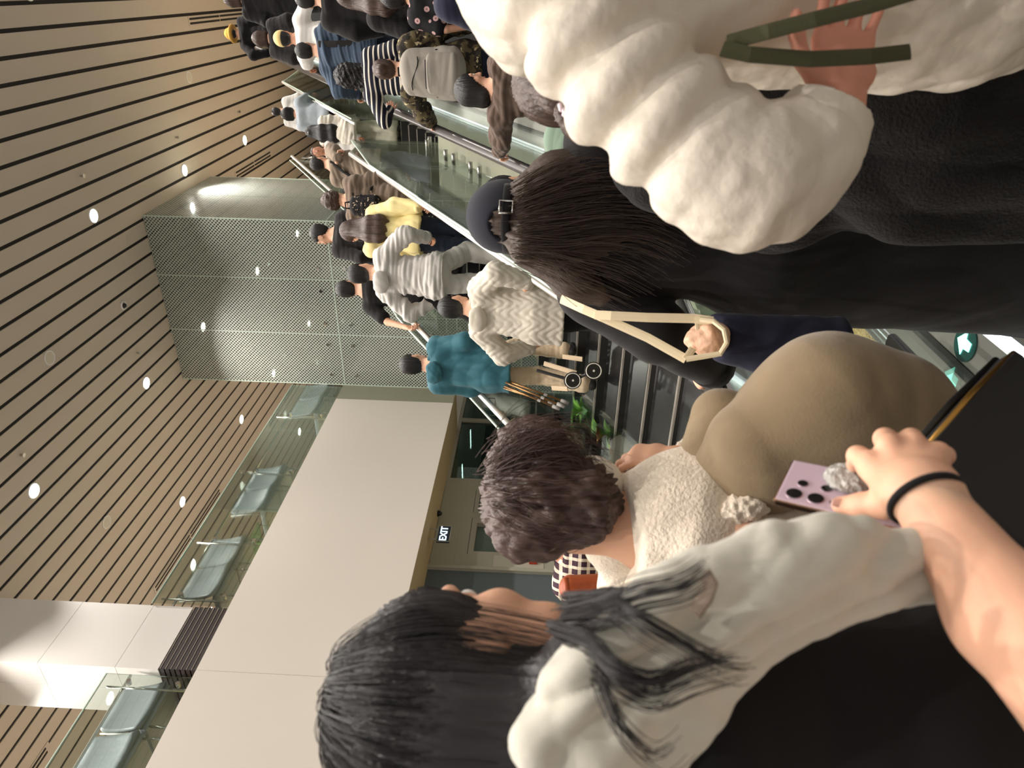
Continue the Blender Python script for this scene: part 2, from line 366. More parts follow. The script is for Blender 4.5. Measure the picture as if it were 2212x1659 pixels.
# ------------------------------------------------------------------ waiting chairs on the gallery
m_seat = mat('quilted grey vinyl', srgb(150, 158, 162), .42, var=.06, vscale=(3, 3, 3), bump=.25, bscale=(30, 30, 30), bdist=.01)
m_pipe = mat('pale piping', srgb(214, 214, 206), .4)
def chair(y, label, first=[None]):
    if first[0] is None:
        r = empty('waiting_chair', (0, 0, 0), label, 'chair', 'grey chairs on the gallery')
        def shell(n, prof, w, mt, chan):
            b = MB(); N = 14; K = len(prof)
            for side in (0, 1):
                for i in range(N+1):
                    t = i/N*2-1
                    for j, (px, pz) in enumerate(prof):
                        ww_ = w*(1-.10*(j/(K-1))**3)
                        yy = t*ww_; edge = max(0, abs(t)-.72)/.28
                        puff = (.012*abs(math.sin(t*math.pi*3)) if chan else .008)*(1-edge)
                        q = (px+(.05*t*t)+(puff if side == 0 else -.05), yy, pz-(.06*edge**2 if j == K-1 else 0))
                        b.v.append(q)
            k0 = (N+1)*K
            for i in range(N):
                for j in range(K-1):
                    a = i*K+j; b.f.append((a, a+K, a+K+1, a+1)); b.f.append((k0+a, k0+a+1, k0+a+K+1, k0+a+K))
            for i in range(N):
                a = i*K; b.f.append((a, k0+a, k0+a+K, a+K)); a += K-1; b.f.append((a, a+K, k0+a+K, k0+a))
            for j in range(K-1):
                b.f.append((j, j+1, k0+j+1, k0+j)); a = N*K+j; b.f.append((a, k0+a, k0+a+1, a+1))
            return b.build(n, mt, r, smooth=True, world=False)
        shell('backrest', [(.10, .42), (.03, .55), (-.02, .70), (-.05, .85), (-.06, .96), (-.06, 1.06)], .325, m_seat, True)
        MB().box((-.62, -.33, .36), (.08, .33, .47)).build('seat', m_seat, r, bevel=.03, world=False)
        MB().tube([(.0, -.335, .44), (-.03, -.335, .75), (-.1, -.30, 1.02)], .012, 8).build('piping', m_pipe, r, world=False, smooth=True)
        MB().tube([(.0, .335, .44), (-.03, .335, .75), (-.1, .30, 1.02)], .012, 8).build('piping', m_pipe, r, world=False, smooth=True)
        for sx, sy in ((-.55, -.28), (-.55, .28), (.06, -.28), (.06, .28)):
            MB().tube([(sx, sy, 0), (sx*.95, sy*.95, .38)], .015, 8).build('leg', m_polish, r, world=False, smooth=True)
        first[0] = r
    else:
        r = copy_tree(first[0]); r['label'] = label
    r.location = (-8.28, y, 5.9); return r
chair(13.72, 'grey quilted chair half hidden behind the lift shaft edge')
chair(13.02, 'grey quilted chair beside the lift shaft, second from it')
chair(10.46, 'grey quilted chair on the gallery, right one of the middle pair')
chair(9.78, 'grey quilted chair on the gallery, left one of the middle pair')
chair(8.46, 'grey quilted chair, right one of the pair just past the louvred column')
chair(7.78, 'grey quilted chair touching the louvred column on its far side')
chair(5.58, 'grey quilted chair touching the louvred column on its near side')
chair(4.88, 'grey quilted chair cut by the photo edge, nearest on the gallery')
tb = empty('side_table', (-8.6, 9.2, 5.9), 'low green glass side table between two pairs of gallery chairs', 'table')
MB().box((-8.85, 8.92, 6.35), (-8.35, 9.32, 6.37)).build('top', glass('green glass', (.45, .75, .35), .1), tb)
for sx in (-.2, .2):
    for sy in (-.18, .18): MB().tube([V(-8.6+sx, 9.12+sy, 5.9), V(-8.6+sx, 9.12+sy, 6.35)], .014, 8).build('leg', m_polish, tb)

# ------------------------------------------------------------------ lamps, vents, detectors in the ceiling
lamp0 = [None]
def downlight(x, y, label, power=1.0, tint=(1, .935, .87)):
    if lamp0[0] is None:
        r = empty('ceiling_light', (0, 0, 0), label, 'ceiling light', 'round downlights in the slatted ceiling')
        MB().ring((0, 0, 0), (0, 0, 1), .125, .014, 24, 6).build('trim', m_trim, r, world=False, smooth=True)
        MB().disc((0, 0, .008), (0, 0, -1), .112, .012, 24).build('diffuser', m_lampface, r, world=False)
        lamp0[0] = r
    else: r = copy_tree(lamp0[0]); r['label'] = label
    r.location = (x, y, HC-.004)
    l = bpy.data.lights.new('lamp', 'AREA'); l.shape = 'DISK'; l.size = .2; l.energy = LAMP_W*power; l.color = tint; l.spread = math.radians(118)
    lo = bpy.data.objects.new('lamp', l); COL.objects.link(lo); lo.parent = r; lo.location = (0, 0, -.03)
    return r
LP = [(-3.76, 12.03, 'bright downlight in front of the lift shaft, near its upper corner'), (-3.78, 15.62, 'bright downlight beside the far upper edge of the lift shaft'),
      (-3.80, 19.16, 'small bright downlight farthest along the row past the lift shaft'), (-7.25, 8.59, 'bright downlight nearest the white column'),
      (-7.30, 12.19, 'bright downlight at the lower left corner of the lift shaft'), (-10.5, 12.29, 'bright downlight above the middle pair of gallery chairs'),
      (-10.52, 15.83, 'bright downlight above the long vent near the lift shaft'), (-13.46, 19.65, 'downlight seen low through the gallery glass')]
for x, y, l in LP: downlight(x, y, l)
ROWS = {-3.78: 'over the staircase', -7.3: 'along the gallery edge', -.25: 'over the escalator', 3.3: 'right of the escalator', -10.5: 'over the gallery chairs', -14: 'deep over the gallery'}
ORD = {-2: 'behind the camera', -1: 'right overhead', 0: 'nearest the camera', 1: 'second from the camera', 2: 'third from the camera', 3: 'fourth from the camera', 4: 'fifth from the camera', 5: 'sixth from the camera'}
for x, y in ((-3.78, 8.4), (-3.78, 4.8), (-3.78, 1.2), (-3.78,-2.4), (-7.3, 5.0), (-7.3, 1.4), (-7.3,-2.2), (-.25, 12.0), (-.25, 8.4), (-.25, 4.8), (-.25, 1.2), (-.25,-2.4), (-.25, 15.6), (-.25,19.2), (3.3, 12.), (3.3, 8.4), (3.3, 4.8), (3.3, 1.2),
             (-10.5, 8.7), (-10.5, 5.1), (-10.5, 19.4), (-14, 12.2), (-14, 8.6), (-7.3, 19.4), (-14, 5)):
    downlight(x, y, 'ceiling downlight in the row %s, %s' % (ROWS[x], 'behind the camera' if y < 0 else ORD[int(round((y-1.2)/3.6))]))
def vent(x, y0, y1, label):
    r = empty('ceiling_vent', (x, (y0+y1)/2, HC-.01), label, 'vent', 'slot vents in the ceiling')
    MB().box((x-.10, y0, HC-.012), (x+.10, y1, HC-.002)).build('frame', m_plank, r)
    for dx in (-.045, .045):
        n = 2
        for i in range(n):
            a = y0+.05+(y1-y0-.1)*i/n; b = y0+.05+(y1-y0-.1)*(i+1)/n-.04
            MB().box((x+dx-.022, a, HC-.016), (x+dx+.022, b, HC-.006)).build('slot', m_dark, r)
vent(-.89, 17.2, 20.6, 'slot vent in the planks beside the mustard bucket hat')
vent(-4.49, 18.2, 20.9, 'slot vent in the planks above the stair landing rail')
vent(-11.48, 10.5, 14.0, 'long slot vent over the gallery chairs')
vent(-11.75, 17.4, 20.1, 'slot vent close to the lift shaft edge, above the gallery glass')
vent(-11.37, 3.6, 6.92, 'slot vent near the column, at the photo edge')
m_det = mat('off white plastic', srgb(205, 196, 178), .5)
for x, y, l in ((-5.504, 9.881, 'round ceiling speaker in front of the lift shaft'), (-9.004, 9.857, 'round ceiling speaker above the gallery chairs'), (-1.98, 16.7, 'round ceiling speaker above the escalator')):
    r = empty('ceiling_speaker', (x, y, HC-.01), l, 'speaker', 'round speakers in the ceiling')
    MB().ring((x, y, HC-.006), (0,0,1), .115, .012, 24, 6).build('rim', m_trim, r, smooth=True); MB().disc((x, y, HC), (0,0,-1), .105, .006, 24).build('grille', m_det, r)
r = empty('dome_camera', (-5.553, 12.153, HC-.01), 'small white dome camera between the planks before the lift shaft', 'camera')
MB().ring((-5.553, 12.153, HC-.01), (0,0,1), .07, .02, 20, 6).build('rim', m_trim, r, smooth=True); MB().ball((-5.553, 12.153, HC-.02), .05, 12, 8).build('dome', m_black, r, smooth=True)
for x, y, l in ((-6.564, 8.62, 'tiny sprinkler head nearest the big bright downlight by the column'), (-3.05, 12.0, 'tiny sprinkler head beside the lift shaft downlight'), (-3.06, 15.55, 'second tiny sprinkler head in line past the lift shaft'),
                (-3.06, 19.04, 'third tiny sprinkler head in line past the lift shaft'), (-6.6, 12.18, 'tiny sprinkler head just before the lift shaft top')):
    r = empty('sprinkler', (x, y, HC-.06), l, 'sprinkler', 'sprinkler heads'); MB().disc((x, y, HC), (0,0,-1), .018, .05, 10).build('stem', m_steel, r); MB().disc((x, y, HC-.055), (0,0,-1), .035, .006, 12).build('deflector', m_steel, r)
# things on the lower wall
ex = empty('exit_sign', (-8.45, 9.32, 2.95), 'lit EXIT sign hanging under the gallery soffit', 'sign')
MB().box((-8.47, 9.13, 2.96), (-8.43, 9.52, 3.18)).build('case', mat('dark sign case', srgb(52, 66, 84), .4), ex)
MB().box((-8.43, 9.12, 2.95), (-8.425, 9.53, 2.965)).box((-8.43, 9.12, 3.175), (-8.425, 9.53, 3.19)).box((-8.43,9.12,2.95),(-8.425,9.135,3.19)).box((-8.43,9.515,2.95),(-8.425,9.53,3.19)).build('frame', m_frame, ex)
MB().tube([V(-8.45, 9.2, 3.18), V(-8.45, 9.2, 3.34)], .01, 6).tube([V(-8.45, 9.45, 3.18), V(-8.45, 9.45, 3.34)], .01, 6).build('hanger', m_steel, ex)
def text(body, name, m, parent, loc, rot, size, ext=.002, bold=0.0):
    cu = bpy.data.curves.new(name, 'FONT'); cu.body = body; cu.size = size; cu.extrude = ext; cu.align_x = 'CENTER'; cu.align_y = 'CENTER'; cu.offset = bold
    o = bpy.data.objects.new(name, cu); COL.objects.link(o)
    dg = bpy.context.evaluated_depsgraph_get(); me = bpy.data.meshes.new_from_object(o.evaluated_get(dg)); bpy.data.objects.remove(o)
    me.materials.clear(); me.materials.append(m)
    o = bpy.data.objects.new(name, me); link(o, parent); o.location = np.array(loc)-parent_off(parent); o.rotation_euler = rot; return o
text('EXIT', 'lettering', mat('lit sign letters', (.75, .9, 1), .5, emit=(.72, .88, 1), estr=1.0), ex, (-8.427, 9.325, 3.07), (math.pi/2, 0, math.pi/2), .175, .003, .004)
dc = empty('dome_camera', (-8.82, 10.31, 3.28), 'black dome camera under the gallery soffit beside the exit sign', 'camera')
MB().disc((-8.82, 10.31, 3.34), (0,0,-1), .06, .03, 16).build('base', m_black, dc); MB().ball((-8.82, 10.31, 3.30), .05, 12, 8).build('dome', m_black, dc, smooth=True)
fa = empty('fire_alarm', (-8.98, 9.31, 1.42), 'small red fire alarm box on the grey green wall', 'alarm')
MB().box((-8.99, 9.25, 1.42), (-8.93, 9.37, 1.56)).build('box', mat('red plastic', srgb(190, 62, 40), .4), fa, bevel=.006)
MB().box((-8.93, 9.28, 1.46), (-8.925, 9.34, 1.53)).build('button_plate', m_det, fa)
sn = empty('screen', (-9.6, 14.6, 1.9), 'small glowing blue screen behind the dark glass', 'screen')
MB().box((-9.62, 14.3, 1.85), (-9.58, 14.95, 2.25)).box((-9.63, 14.6, 0), (-9.59, 14.66, 1.86)).box((-9.75, 14.45, 0), (-9.45, 14.8, .02)).build('case', m_black, sn)
MB().box((-9.58, 14.32, 1.95), (-9.575, 14.75, 2.22)).build('display', mat('lit blue display', (.1, .4, .6), .4, emit=(.2, .62, .95), estr=1.6), sn)
for i, (x, y, l) in enumerate(((-10.6, 13.9, 'long lamp behind the dark glass, nearest the teal jacket'), (-10.4, 12.6, 'long lamp behind the dark glass, nearest the door'), (-10.9, 15.9, 'long lamp behind the dark glass, farthest in'), (-9.9, 11.2, 'long lamp behind the small window'))):
    r = empty('strip_light', (x, y, 3.3), l, 'lamp', 'lamps behind the dark glass')
    MB().box((x-.3, y-.05, 3.30), (x+.3, y+.05, 3.345)).build('case', m_trim, r); MB().box((x-.28, y-.04, 3.285), (x+.28, y+.04, 3.30)).build('diffuser', mat('lit strip', (1, 1, .95), .5, emit=(.9, 1, .95), estr=14.0), r)
# ------------------------------------------------------------------ staircase
K = .587; RI = .172; GO = .293
def stair_z(y):
    if y < 3.893: return 0.0
    if y < 8.581: return RI*math.floor((y-3.6)/GO+1e-6)
    if y < 10.15: return 17*RI
    return min(5.9, 17*RI+.175*(1+math.floor((y-10.15)/GO+1e-6)))
st = empty('staircase', (-2.6, 9, 0), 'black granite staircase with pale nosing strips between two glass balustrades', 'stairs')
def step(y, z0, z1, depth):
    s = MB().box((-3.35, y, z0-.02), (-1.9, y+depth, z1)).build('step', m_granite, st)
    MB().box((-3.34, y-.004, z1-.012), (-1.91, y+.012, z1+.003)).box((-3.34, y+.022, z1-.002), (-1.91, y+.05, z1+.003)).build('nosing', m_nosing, s)
for i in range(1, 18): step(3.6+GO*i, RI*(i-1), RI*i, GO+.02 if i < 17 else 10.15-8.581+.02)
for i in range(1, 18): step(10.15+GO*(i-1), 17*RI+.175*(i-1), 17*RI+.175*i, GO+.02 if i < 17 else .3)
tr = struct(MB().prism_x([(3.5, 0), (8.6, 2.82), (10.2, 2.82), (15.3, 5.7), (15.3, 5.2), (10.4, 2.3), (8.8, 2.3), (4.6, 0)], -1.895, -1.31).build('trim_1', m_cladding)); tr['label'] = 'sloping pale cladding between staircase and escalator'
tr2 = struct(MB().prism_x([(3.6, 0), (8.6, 2.72), (10.2, 2.72), (15.2, 5.6), (15.2, 5.2), (10.4, 2.3), (8.8, 2.3), (4.6, 0)], -3.37, -1.9).build('trim_2', m_granite)); tr2['label'] = 'dark underside of the staircase'
def nose(y):
    if y < 3.6: return 0.0
    if y < 8.58: return K*(y-3.6)
    if y < 9.86: return 17*RI
    return min(5.9, 17*RI+K*(y-9.86))
m_rail = mat('satin bright steel', srgb(226, 222, 214), .32, metal=.75)
def balustrade(name, label, xg, xr, ys, pins, hr=.955, top=1.04):
    b = empty(name, (xg, 9, 0), label, 'balustrade')
    for y0, y1 in ys:
        p = [V(xg-.008, y0+.006, nose(y0)-.06), V(xg+.008, y0+.006, nose(y0)-.06), V(xg+.008, y1-.006, nose(y1)-.06), V(xg-.008, y1-.006, nose(y1)-.06)]
        MB().hexa(p, [q+V(0, 0, top+.06) for q in p]).build('pane', m_glass, b)
        q = [V(xg-.009, y0+.006, nose(y0)+top-.006), V(xg+.009, y0+.006, nose(y0)+top-.006), V(xg+.009, y1-.006, nose(y1)+top-.006), V(xg-.009, y1-.006, nose(y1)+top-.006)]
        MB().hexa(q, [v+V(0, 0, .012) for v in q]).build('glass_edge', m_sealed, b)
        for t in (.15, .3, .7, .85) if pins else ():
            y = y0+(y1-y0)*t
            MB().tube([V(xg-.02, y, nose(y)+.03), V(xg+.10, y, nose(y)+.03)], .024, 10).build('standoff_pin', m_steel, b, smooth=True)
    a, c = ys[0][0], ys[-1][1]
    pts = [V(xr, y, nose(y)+hr) for y in sorted({a+.1, c, *[v for v in (8.58, 9.86, 15.0) if a < v < c]})]
    MB().tube(pts, .029, 12).build('handrail', m_rail, b, smooth=True)
    y = a+.4
    while y < c:
        MB().tube([V(xr, y, nose(y)+hr-.02), V(xr, y, nose(y)+hr-.09), V(xg, y, nose(y)+hr-.1)], .009, 8).build('rail_bracket', m_steel, b, smooth=True); y += 1.25
    return b
balustrade('glass_balustrade', 'glass balustrade with steel rail between the lower staircase flight and the escalator', -1.75, -1.83, [(3.7, 4.0), (4.0, 5.2), (5.2, 6.45), (6.45, 7.7), (7.7, 9.0)], True)
balustrade('glass_balustrade', 'glass balustrade along the upper staircase flight near the top of the escalator', -1.75, -1.83, [(10.5, 11.8), (11.8, 13.1), (13.1, 14.4), (14.4, 16.3)], True)
balustrade('glass_balustrade', 'glass balustrade with bright steel rail on the lift shaft side of the lower flight', -3.31, -3.23, [(3.7, 4.55), (4.55, 5.9), (5.9, 7.2), (7.2, 8.9)], False, .98)
balustrade('glass_balustrade', 'glass balustrade with steel posts along the upper flight beside the lift shaft', -3.31, -3.23, [(9.0, 10.2), (10.2, 11.6), (11.6, 13.3), (13.3, 14.8)], False, .98)
lr = empty('steel_railing', (-3.3, 15, 5.9), 'thin steel post and rail at the stair head in front of the ceiling planks', 'railing')
MB().tube([V(-3.28, 14.9, 5.6), V(-3.28, 14.9, 6.62), V(-3.28, 16.6, 6.62)], .022, 10).build('handrail', m_polish, lr, smooth=True)
MB().tube([V(-3.28, 14.95, 6.35), V(-3.28, 16.6, 6.35)], .016, 8).build('mid_rail', m_polish, lr, smooth=True)
MB().tube([V(-3.28, 16.6, 5.9), V(-3.28, 16.6, 6.62)], .02, 8).build('post', m_polish, lr, smooth=True)

# ------------------------------------------------------------------ escalator
ES0 = 3.73
def esc_z(y):
    if y < ES0: return 0.0
    n = math.floor((y-ES0)/.4+1e-6)
    return min(5.9, .235*(n+1)*(y >= ES0))
def esc_l(y): return 0.0 if y < ES0 else min(5.9, K*(y-ES0)+.06)
es = empty('escalator', (-.5, 7, 0), 'crowded escalator with black rubber handrails climbing to the upper floor', 'escalator')
m_step = mat('grooved grey step metal', srgb(92, 92, 92), .45, metal=.6)
for i in range(-3, 27):
    y = ES0+.4*i; z = .235*(i+1) if i >= 0 else 0.0
    z = min(z, 5.9)
    MB().box((-.90, y, max(z-.3, -.1)), (-.10, y+.395, max(z, .005))).build('step', m_step, es)
MB().box((-.92, .9, 0), (-.08, 2.52, .006)).build('comb_plate', mat('grey ribbed comb plate', srgb(120, 122, 124), .5), es)
path = [(1.7, .0), (3.3, 0.0), (3.73, .10), (4.3, K*.57+.04), (13.4, K*9.67), (13.9, 5.82), (14.4, 5.9), (16.0, 5.9)]
m_deck = mat('satin steel deck', srgb(186, 184, 178), .32, metal=.85)
m_led = mat('cool white led strip', (1, 1, 1), .5, emit=(.80, .93, 1), estr=1.8)
def band(name, m, x0, x1, z0, z1, pth=path):
    n = len(pth); b = MB()
    vs = [(x0, y, z+z0) for y, z in pth]+[(x1, y, z+z0) for y, z in pth]+[(x0, y, z+z1) for y, z in pth]+[(x1, y, z+z1) for y, z in pth]
    fs = []
    for i in range(n-1):
        fs += [(i, i+1, n+i+1, n+i), (2*n+i, 3*n+i, 3*n+i+1, 2*n+i+1), (i, 2*n+i, 2*n+i+1, i+1), (n+i, n+i+1, 3*n+i+1, 3*n+i)]
    fs += [(0, n, 3*n, 2*n), (n-1, 3*n-1, 4*n-1, 2*n-1)]
    b.add(vs, fs); return b.build(name, m, es)
for s, xc in ((-1, -1.1), (1, .1)):
    def bx(a, b): return (xc+a, xc+b) if s < 0 else (xc-b, xc-a)
    band('outer_deck', m_deck, *bx(-.20, -.035), -.1, .12)
    band('glass_gasket', m_black, *bx(-.035, .005), -.1, .125)
    band('inner_deck', m_deck, *bx(.005, .135), -.1, .12)
    band('skirt_light', m_led, *bx(.135, .16), .075, .10)
    band('skirt', m_deck, *bx(.135, .15), -.2, .06)
    g = [(2.1, 0.1)]+[(y, z) for y, z in path[1:]]
    band('glass_panel', m_glass, xc-.006, xc+.006, .12, .93, [(1.75, 0.0)]+path[1:])
    hp = [(2.3, .30)]+[(1.77-.36*math.cos(t), .65+.35*math.sin(t)) for t in np.linspace(-math.pi/2, math.pi/2, 13)]+[(y, z+1.0) for y, z in path[1:]]
    pts = [V(xc, y, z) for y, z in hp]
    MB().tube(pts, .03, 12, flat=(.042, .017), side=(1, 0, 0)).build('handrail', mat('worn black handrail', srgb(46, 42, 40), .3), es, smooth=True)
    MB().tube([p-V(0, 0, .028) for p in pts[13:]], .02, 8, flat=(.03, .014), side=(1, 0, 0)).build('handrail_track', m_polish, es, smooth=True)
AX, AY = at(2084, 742, Z=.125)[:2]
MB().disc((AX, AY, .121), (0, 0, 1), .062, .004, 28).build('indicator_rim', mat('dark green lens', (.01, .06, .05), .3), es)
def poly(pts, z, h, name, m, parent):
    n = len(pts); b = MB(); b.add([(x, y, z) for x, y in pts]+[(x, y, z+h) for x, y in pts], [tuple(range(n))[::-1], tuple(range(n, 2*n))]+[(i, (i+1)%n, n+(i+1)%n, n+i) for i in range(n)]); return b.build(name, m, parent)
arrow = [(0, .044), (.042, .002), (.018, -.002), (.015, -.036), (-.015, -.036), (-.018, -.002), (-.042, .002)]
ca, sa = 1.0, 0.0
poly([(AX+x*ca-y*sa, AY+x*sa+y*ca) for x, y in arrow], .1255, .002, 'arrow_light', mat('lit green arrow', (.3, 1, .8), .5, emit=(.25, 1, .78), estr=2.5), es)
MB().ball((-1.21, 2.24, .121), .03, 12, 6, (.7, 1.3, .2)).build('cyan_reflection', mat('glowing cyan reflection', (.1, .8, .9), .4, emit=(.05, .8, .9), estr=1.6), es, smooth=True)  # glowing blob stands in for a cyan reflection on the outer deck

# ------------------------------------------------------------------ plants at the foot of the stairs
def plant(px, py, x, n, size, label, seed, cols):
    rnd = random.Random(seed); c = at(px, py, X=x); base = V(c[0], c[1], max(0, c[2]-.45))
    r = empty('leafy_plant', base, label, 'plant', 'plants at the foot of the stairs')
    pz = max(0.0, base[2])
    MB().tube([V(base[0], base[1], 0), V(base[0], base[1], pz+.12)], [.12, .15], 14).build('planter', mat('dark planter', srgb(70, 72, 66), .6), r)
    MB().tube([V(base[0], base[1], pz+.1), V(base[0], base[1], pz+.42)], .012, 6).build('stem', mat('green stem', srgb(96, 130, 60), .6), r)
    for i in range(n):
        a = rnd.uniform(0, 6.28); el = rnd.uniform(.1, 1.2); l = size*rnd.uniform(.7, 1.2); w = l*rnd.uniform(.16, .24)
        d = V(math.cos(a)*math.cos(el), math.sin(a)*math.cos(el), math.sin(el)); sd = np.cross(d, [0, 0, 1]); sd /= np.linalg.norm(sd)
        o = V(base[0], base[1], pz+rnd.uniform(.2, .42)); b = MB(); up = np.cross(sd, d)
        for j in range(6):
            t = j/5; p = o+d*l*t-V(0, 0, .5*l*t*t); ww_ = w*math.sin(math.pi*min(.97, t*.9+.08))
            for q in (p-sd*ww_+up*ww_*.3, p, p+sd*ww_+up*ww_*.3): b.v.append(tuple(q))
        for j in range(5):
            for m_ in range(2): a_ = j*3+m_; b.f.append((a_, a_+1, a_+4, a_+3))
        b.build('leaf', cols[i % len(cols)], r, smooth=True)
g1 = mat('fresh green leaf', srgb(120, 176, 60), .5, var=.2); g2 = mat('deep green leaf', srgb(66, 110, 52), .5, var=.2); g3 = mat('pale rust leaf', srgb(176, 120, 70), .5)
plant(1238, 885, -4.05, 16, .34, 'bright green leafy plant beside the black stair ends, under the crutch tips', 1, [g1, g1, g2])
plant(1300, 935, -3.75, 14, .30, 'sparser leafy plant with a rust coloured sprig, nearer the brown hair', 2, [g1, g2, g3])
# ------------------------------------------------------------------ organic shapes: smooth union of tapered solids, meshed with surface nets
def nrm(v): v = np.array(v, float); return v/(np.linalg.norm(v)+1e-9)
class SDF:
    def __init__(s): s.p = []
    def rc(s, a, b, ra, rb, k=.02, op=1):
        """tapered limb from a to b"""
        a, b = V(*a), V(*b); r = max(ra, rb)
        s.p.append((op, k, np.minimum(a, b)-r, np.maximum(a, b)+r, ('rc', a, b, ra, rb))); return s
    def chain(s, pts, rs, k=.02, op=1):
        for i in range(len(pts)-1): s.rc(pts[i], pts[i+1], rs[i], rs[i+1], k, op)
        return s
    def fc(s, a, b, side, wa, da, wb, db, k=.03, op=1):
        """tapered limb of oval section: half width along side, half depth across it"""
        a, b = V(*a), V(*b); r = max(wa, wb, da, db)*1.02
        ax = nrm(b-a); sd = V(*side); sd = nrm(sd-ax*(sd@ax)); dp = np.cross(ax, sd)
        s.p.append((op, k, np.minimum(a, b)-r, np.maximum(a, b)+r, ('fc', a, b, sd, dp, wa, da, wb, db))); return s
    def el(s, c, rad, axes=None, k=.02, op=1):
        c = V(*c); A = np.eye(3) if axes is None else np.array([nrm(q) for q in axes]); r = max(rad)
        s.p.append((op, k, c-r, c+r, ('el', c, np.array(rad, float), A))); return s
    def cut(s, point, normal, k=.004):
        s.p.append((0, k, None, None, ('pl', V(*point), nrm(normal)))); return s
    def mesh(s, vox):
        pos = [q for q in s.p if q[0] == 1]
        lo = np.min([q[2] for q in pos], 0)-3*vox; hi = np.max([q[3] for q in pos], 0)+3*vox
        n = np.ceil((hi-lo)/vox).astype(int)+1
        ax = [lo[i]+vox*np.arange(n[i]) for i in range(3)]
        D = np.full(tuple(n), .3, np.float32)
        for op, k, l, h, q in s.p:
            if l is None: sl = [slice(0, n[i]) for i in range(3)]
            else:
                m = k+2*vox; i0 = np.maximum(np.floor((l-m-lo)/vox).astype(int), 0); i1 = np.minimum(np.ceil((h+m-lo)/vox).astype(int)+1, n)
                if np.any(i1 <= i0): continue
                sl = [slice(i0[i], i1[i]) for i in range(3)]
            X, Y, Z = np.meshgrid(*[ax[i][sl[i]].astype(np.float32) for i in range(3)], indexing='ij', sparse=True)
            if q[0] == 'rc':
                _, a, b, ra, rb = q; ba = b-a; L2 = ba@ba+1e-12
                t = np.clip(((X-a[0])*ba[0]+(Y-a[1])*ba[1]+(Z-a[2])*ba[2])/L2, 0, 1)
                d = np.sqrt((X-a[0]-t*ba[0])**2+(Y-a[1]-t*ba[1])**2+(Z-a[2]-t*ba[2])**2)-(ra+(rb-ra)*t)
            elif q[0] == 'fc':
                _, a, b, sd, dp, wa, da, wb, db = q; ba = b-a; L = np.linalg.norm(ba); u = ba/L
                al = (X-a[0])*u[0]+(Y-a[1])*u[1]+(Z-a[2])*u[2]; t = np.clip(al/L, 0, 1); ex = al-t*L
                w = wa+(wb-wa)*t; e = da+(db-da)*t
                xs = (X-a[0])*sd[0]+(Y-a[1])*sd[1]+(Z-a[2])*sd[2]; ys = (X-a[0])*dp[0]+(Y-a[1])*dp[1]+(Z-a[2])*dp[2]
                mn = np.minimum(w, e); d = (np.sqrt((xs/w)**2+(ys/e)**2+(ex/mn)**2)-1)*mn
            elif q[0] == 'el':
                _, c, r, A = q
                p = [((X-c[0])*A[i][0]+(Y-c[1])*A[i][1]+(Z-c[2])*A[i][2])/r[i] for i in range(3)]
                d = (np.sqrt(p[0]**2+p[1]**2+p[2]**2)-1)*r.min()
            else:
                _, c, nn = q; d = (X-c[0])*nn[0]+(Y-c[1])*nn[1]+(Z-c[2])*nn[2]
            o = D[tuple(sl)]
            if op == 1:
                hh = np.maximum(k-np.abs(o-d), 0)/k; D[tuple(sl)] = np.minimum(o, d)-hh*hh*k*.25
            elif op == -1:
                d = -d; hh = np.maximum(k-np.abs(o-d), 0)/k; D[tuple(sl)] = np.maximum(o, d)+hh*hh*k*.25
            else:
                D[tuple(sl)] = np.maximum(o, d)
        D[0] = D[-1] = .3; D[:, 0] = D[:, -1] = .3; D[:, :, 0] = D[:, :, -1] = .3
        return nets(D, lo, vox)
def nets(D, lo, vox):
    I = D < 0; nx, ny, nz = D.shape
    cnt = np.zeros((nx-1, ny-1, nz-1), np.uint8)
    C = [(i, j, k) for i in (0, 1) for j in (0, 1) for k in (0, 1)]
    for i, j, k in C: cnt += I[i:nx-1+i, j:ny-1+j, k:nz-1+k]
    act = np.argwhere((cnt > 0) & (cnt < 8))
    if len(act) == 0: return np.zeros((0, 3)), np.zeros((0, 4), int)
    idx = np.full(cnt.shape, -1, np.int64); idx[act[:, 0], act[:, 1], act[:, 2]] = np.arange(len(act))
    vals = {c: D[act[:, 0]+c[0], act[:, 1]+c[1], act[:, 2]+c[2]].astype(float) for c in C}
    sm = np.zeros((len(act), 3)); nn = np.zeros(len(act))
    for c in C:
        for a in range(3):
            if c[a] == 1: continue
            e = list(c); e[a] = 1; v0, v1 = vals[c], vals[tuple(e)]
            m = (v0 < 0) != (v1 < 0); t = v0[m]/(v0[m]-v1[m])
            q = np.tile(np.array(c, float), (m.sum(), 1)); q[:, a] += t
            sm[m] += q; nn[m] += 1
    P = lo+vox*(act+sm/nn[:, None])
    F = []
    for a in range(3):
        b, c = (a+1) % 3, (a+2) % 3
        s0 = [slice(None)]*3; s1 = [slice(None)]*3; s0[a] = slice(0, -1); s1[a] = slice(1, None)
        A0, A1 = I[tuple(s0)], I[tuple(s1)]
        e = np.argwhere(A0 != A1)
        e = e[(e[:, b] > 0) & (e[:, c] > 0)]
        fl = A0[e[:, 0], e[:, 1], e[:, 2]]
        qs = []
        for db, dc in ((1, 1), (0, 1), (0, 0), (1, 0)):
            g = e.copy(); g[:, b] -= db; g[:, c] -= dc; qs.append(idx[g[:, 0], g[:, 1], g[:, 2]])
        q = np.stack(qs, 1); q[~fl] = q[~fl][:, ::-1]; F.append(q)
    F = np.concatenate(F); F = F[(F >= 0).all(1)]
    return P, F
def normals(P, F):
    n = np.cross(P[F[:, 2]]-P[F[:, 0]], P[F[:, 3]]-P[F[:, 1]]); N = np.zeros_like(P)
    for i in range(4): np.add.at(N, F[:, i], n)
    return N/(np.linalg.norm(N, axis=1)[:, None]+1e-12)
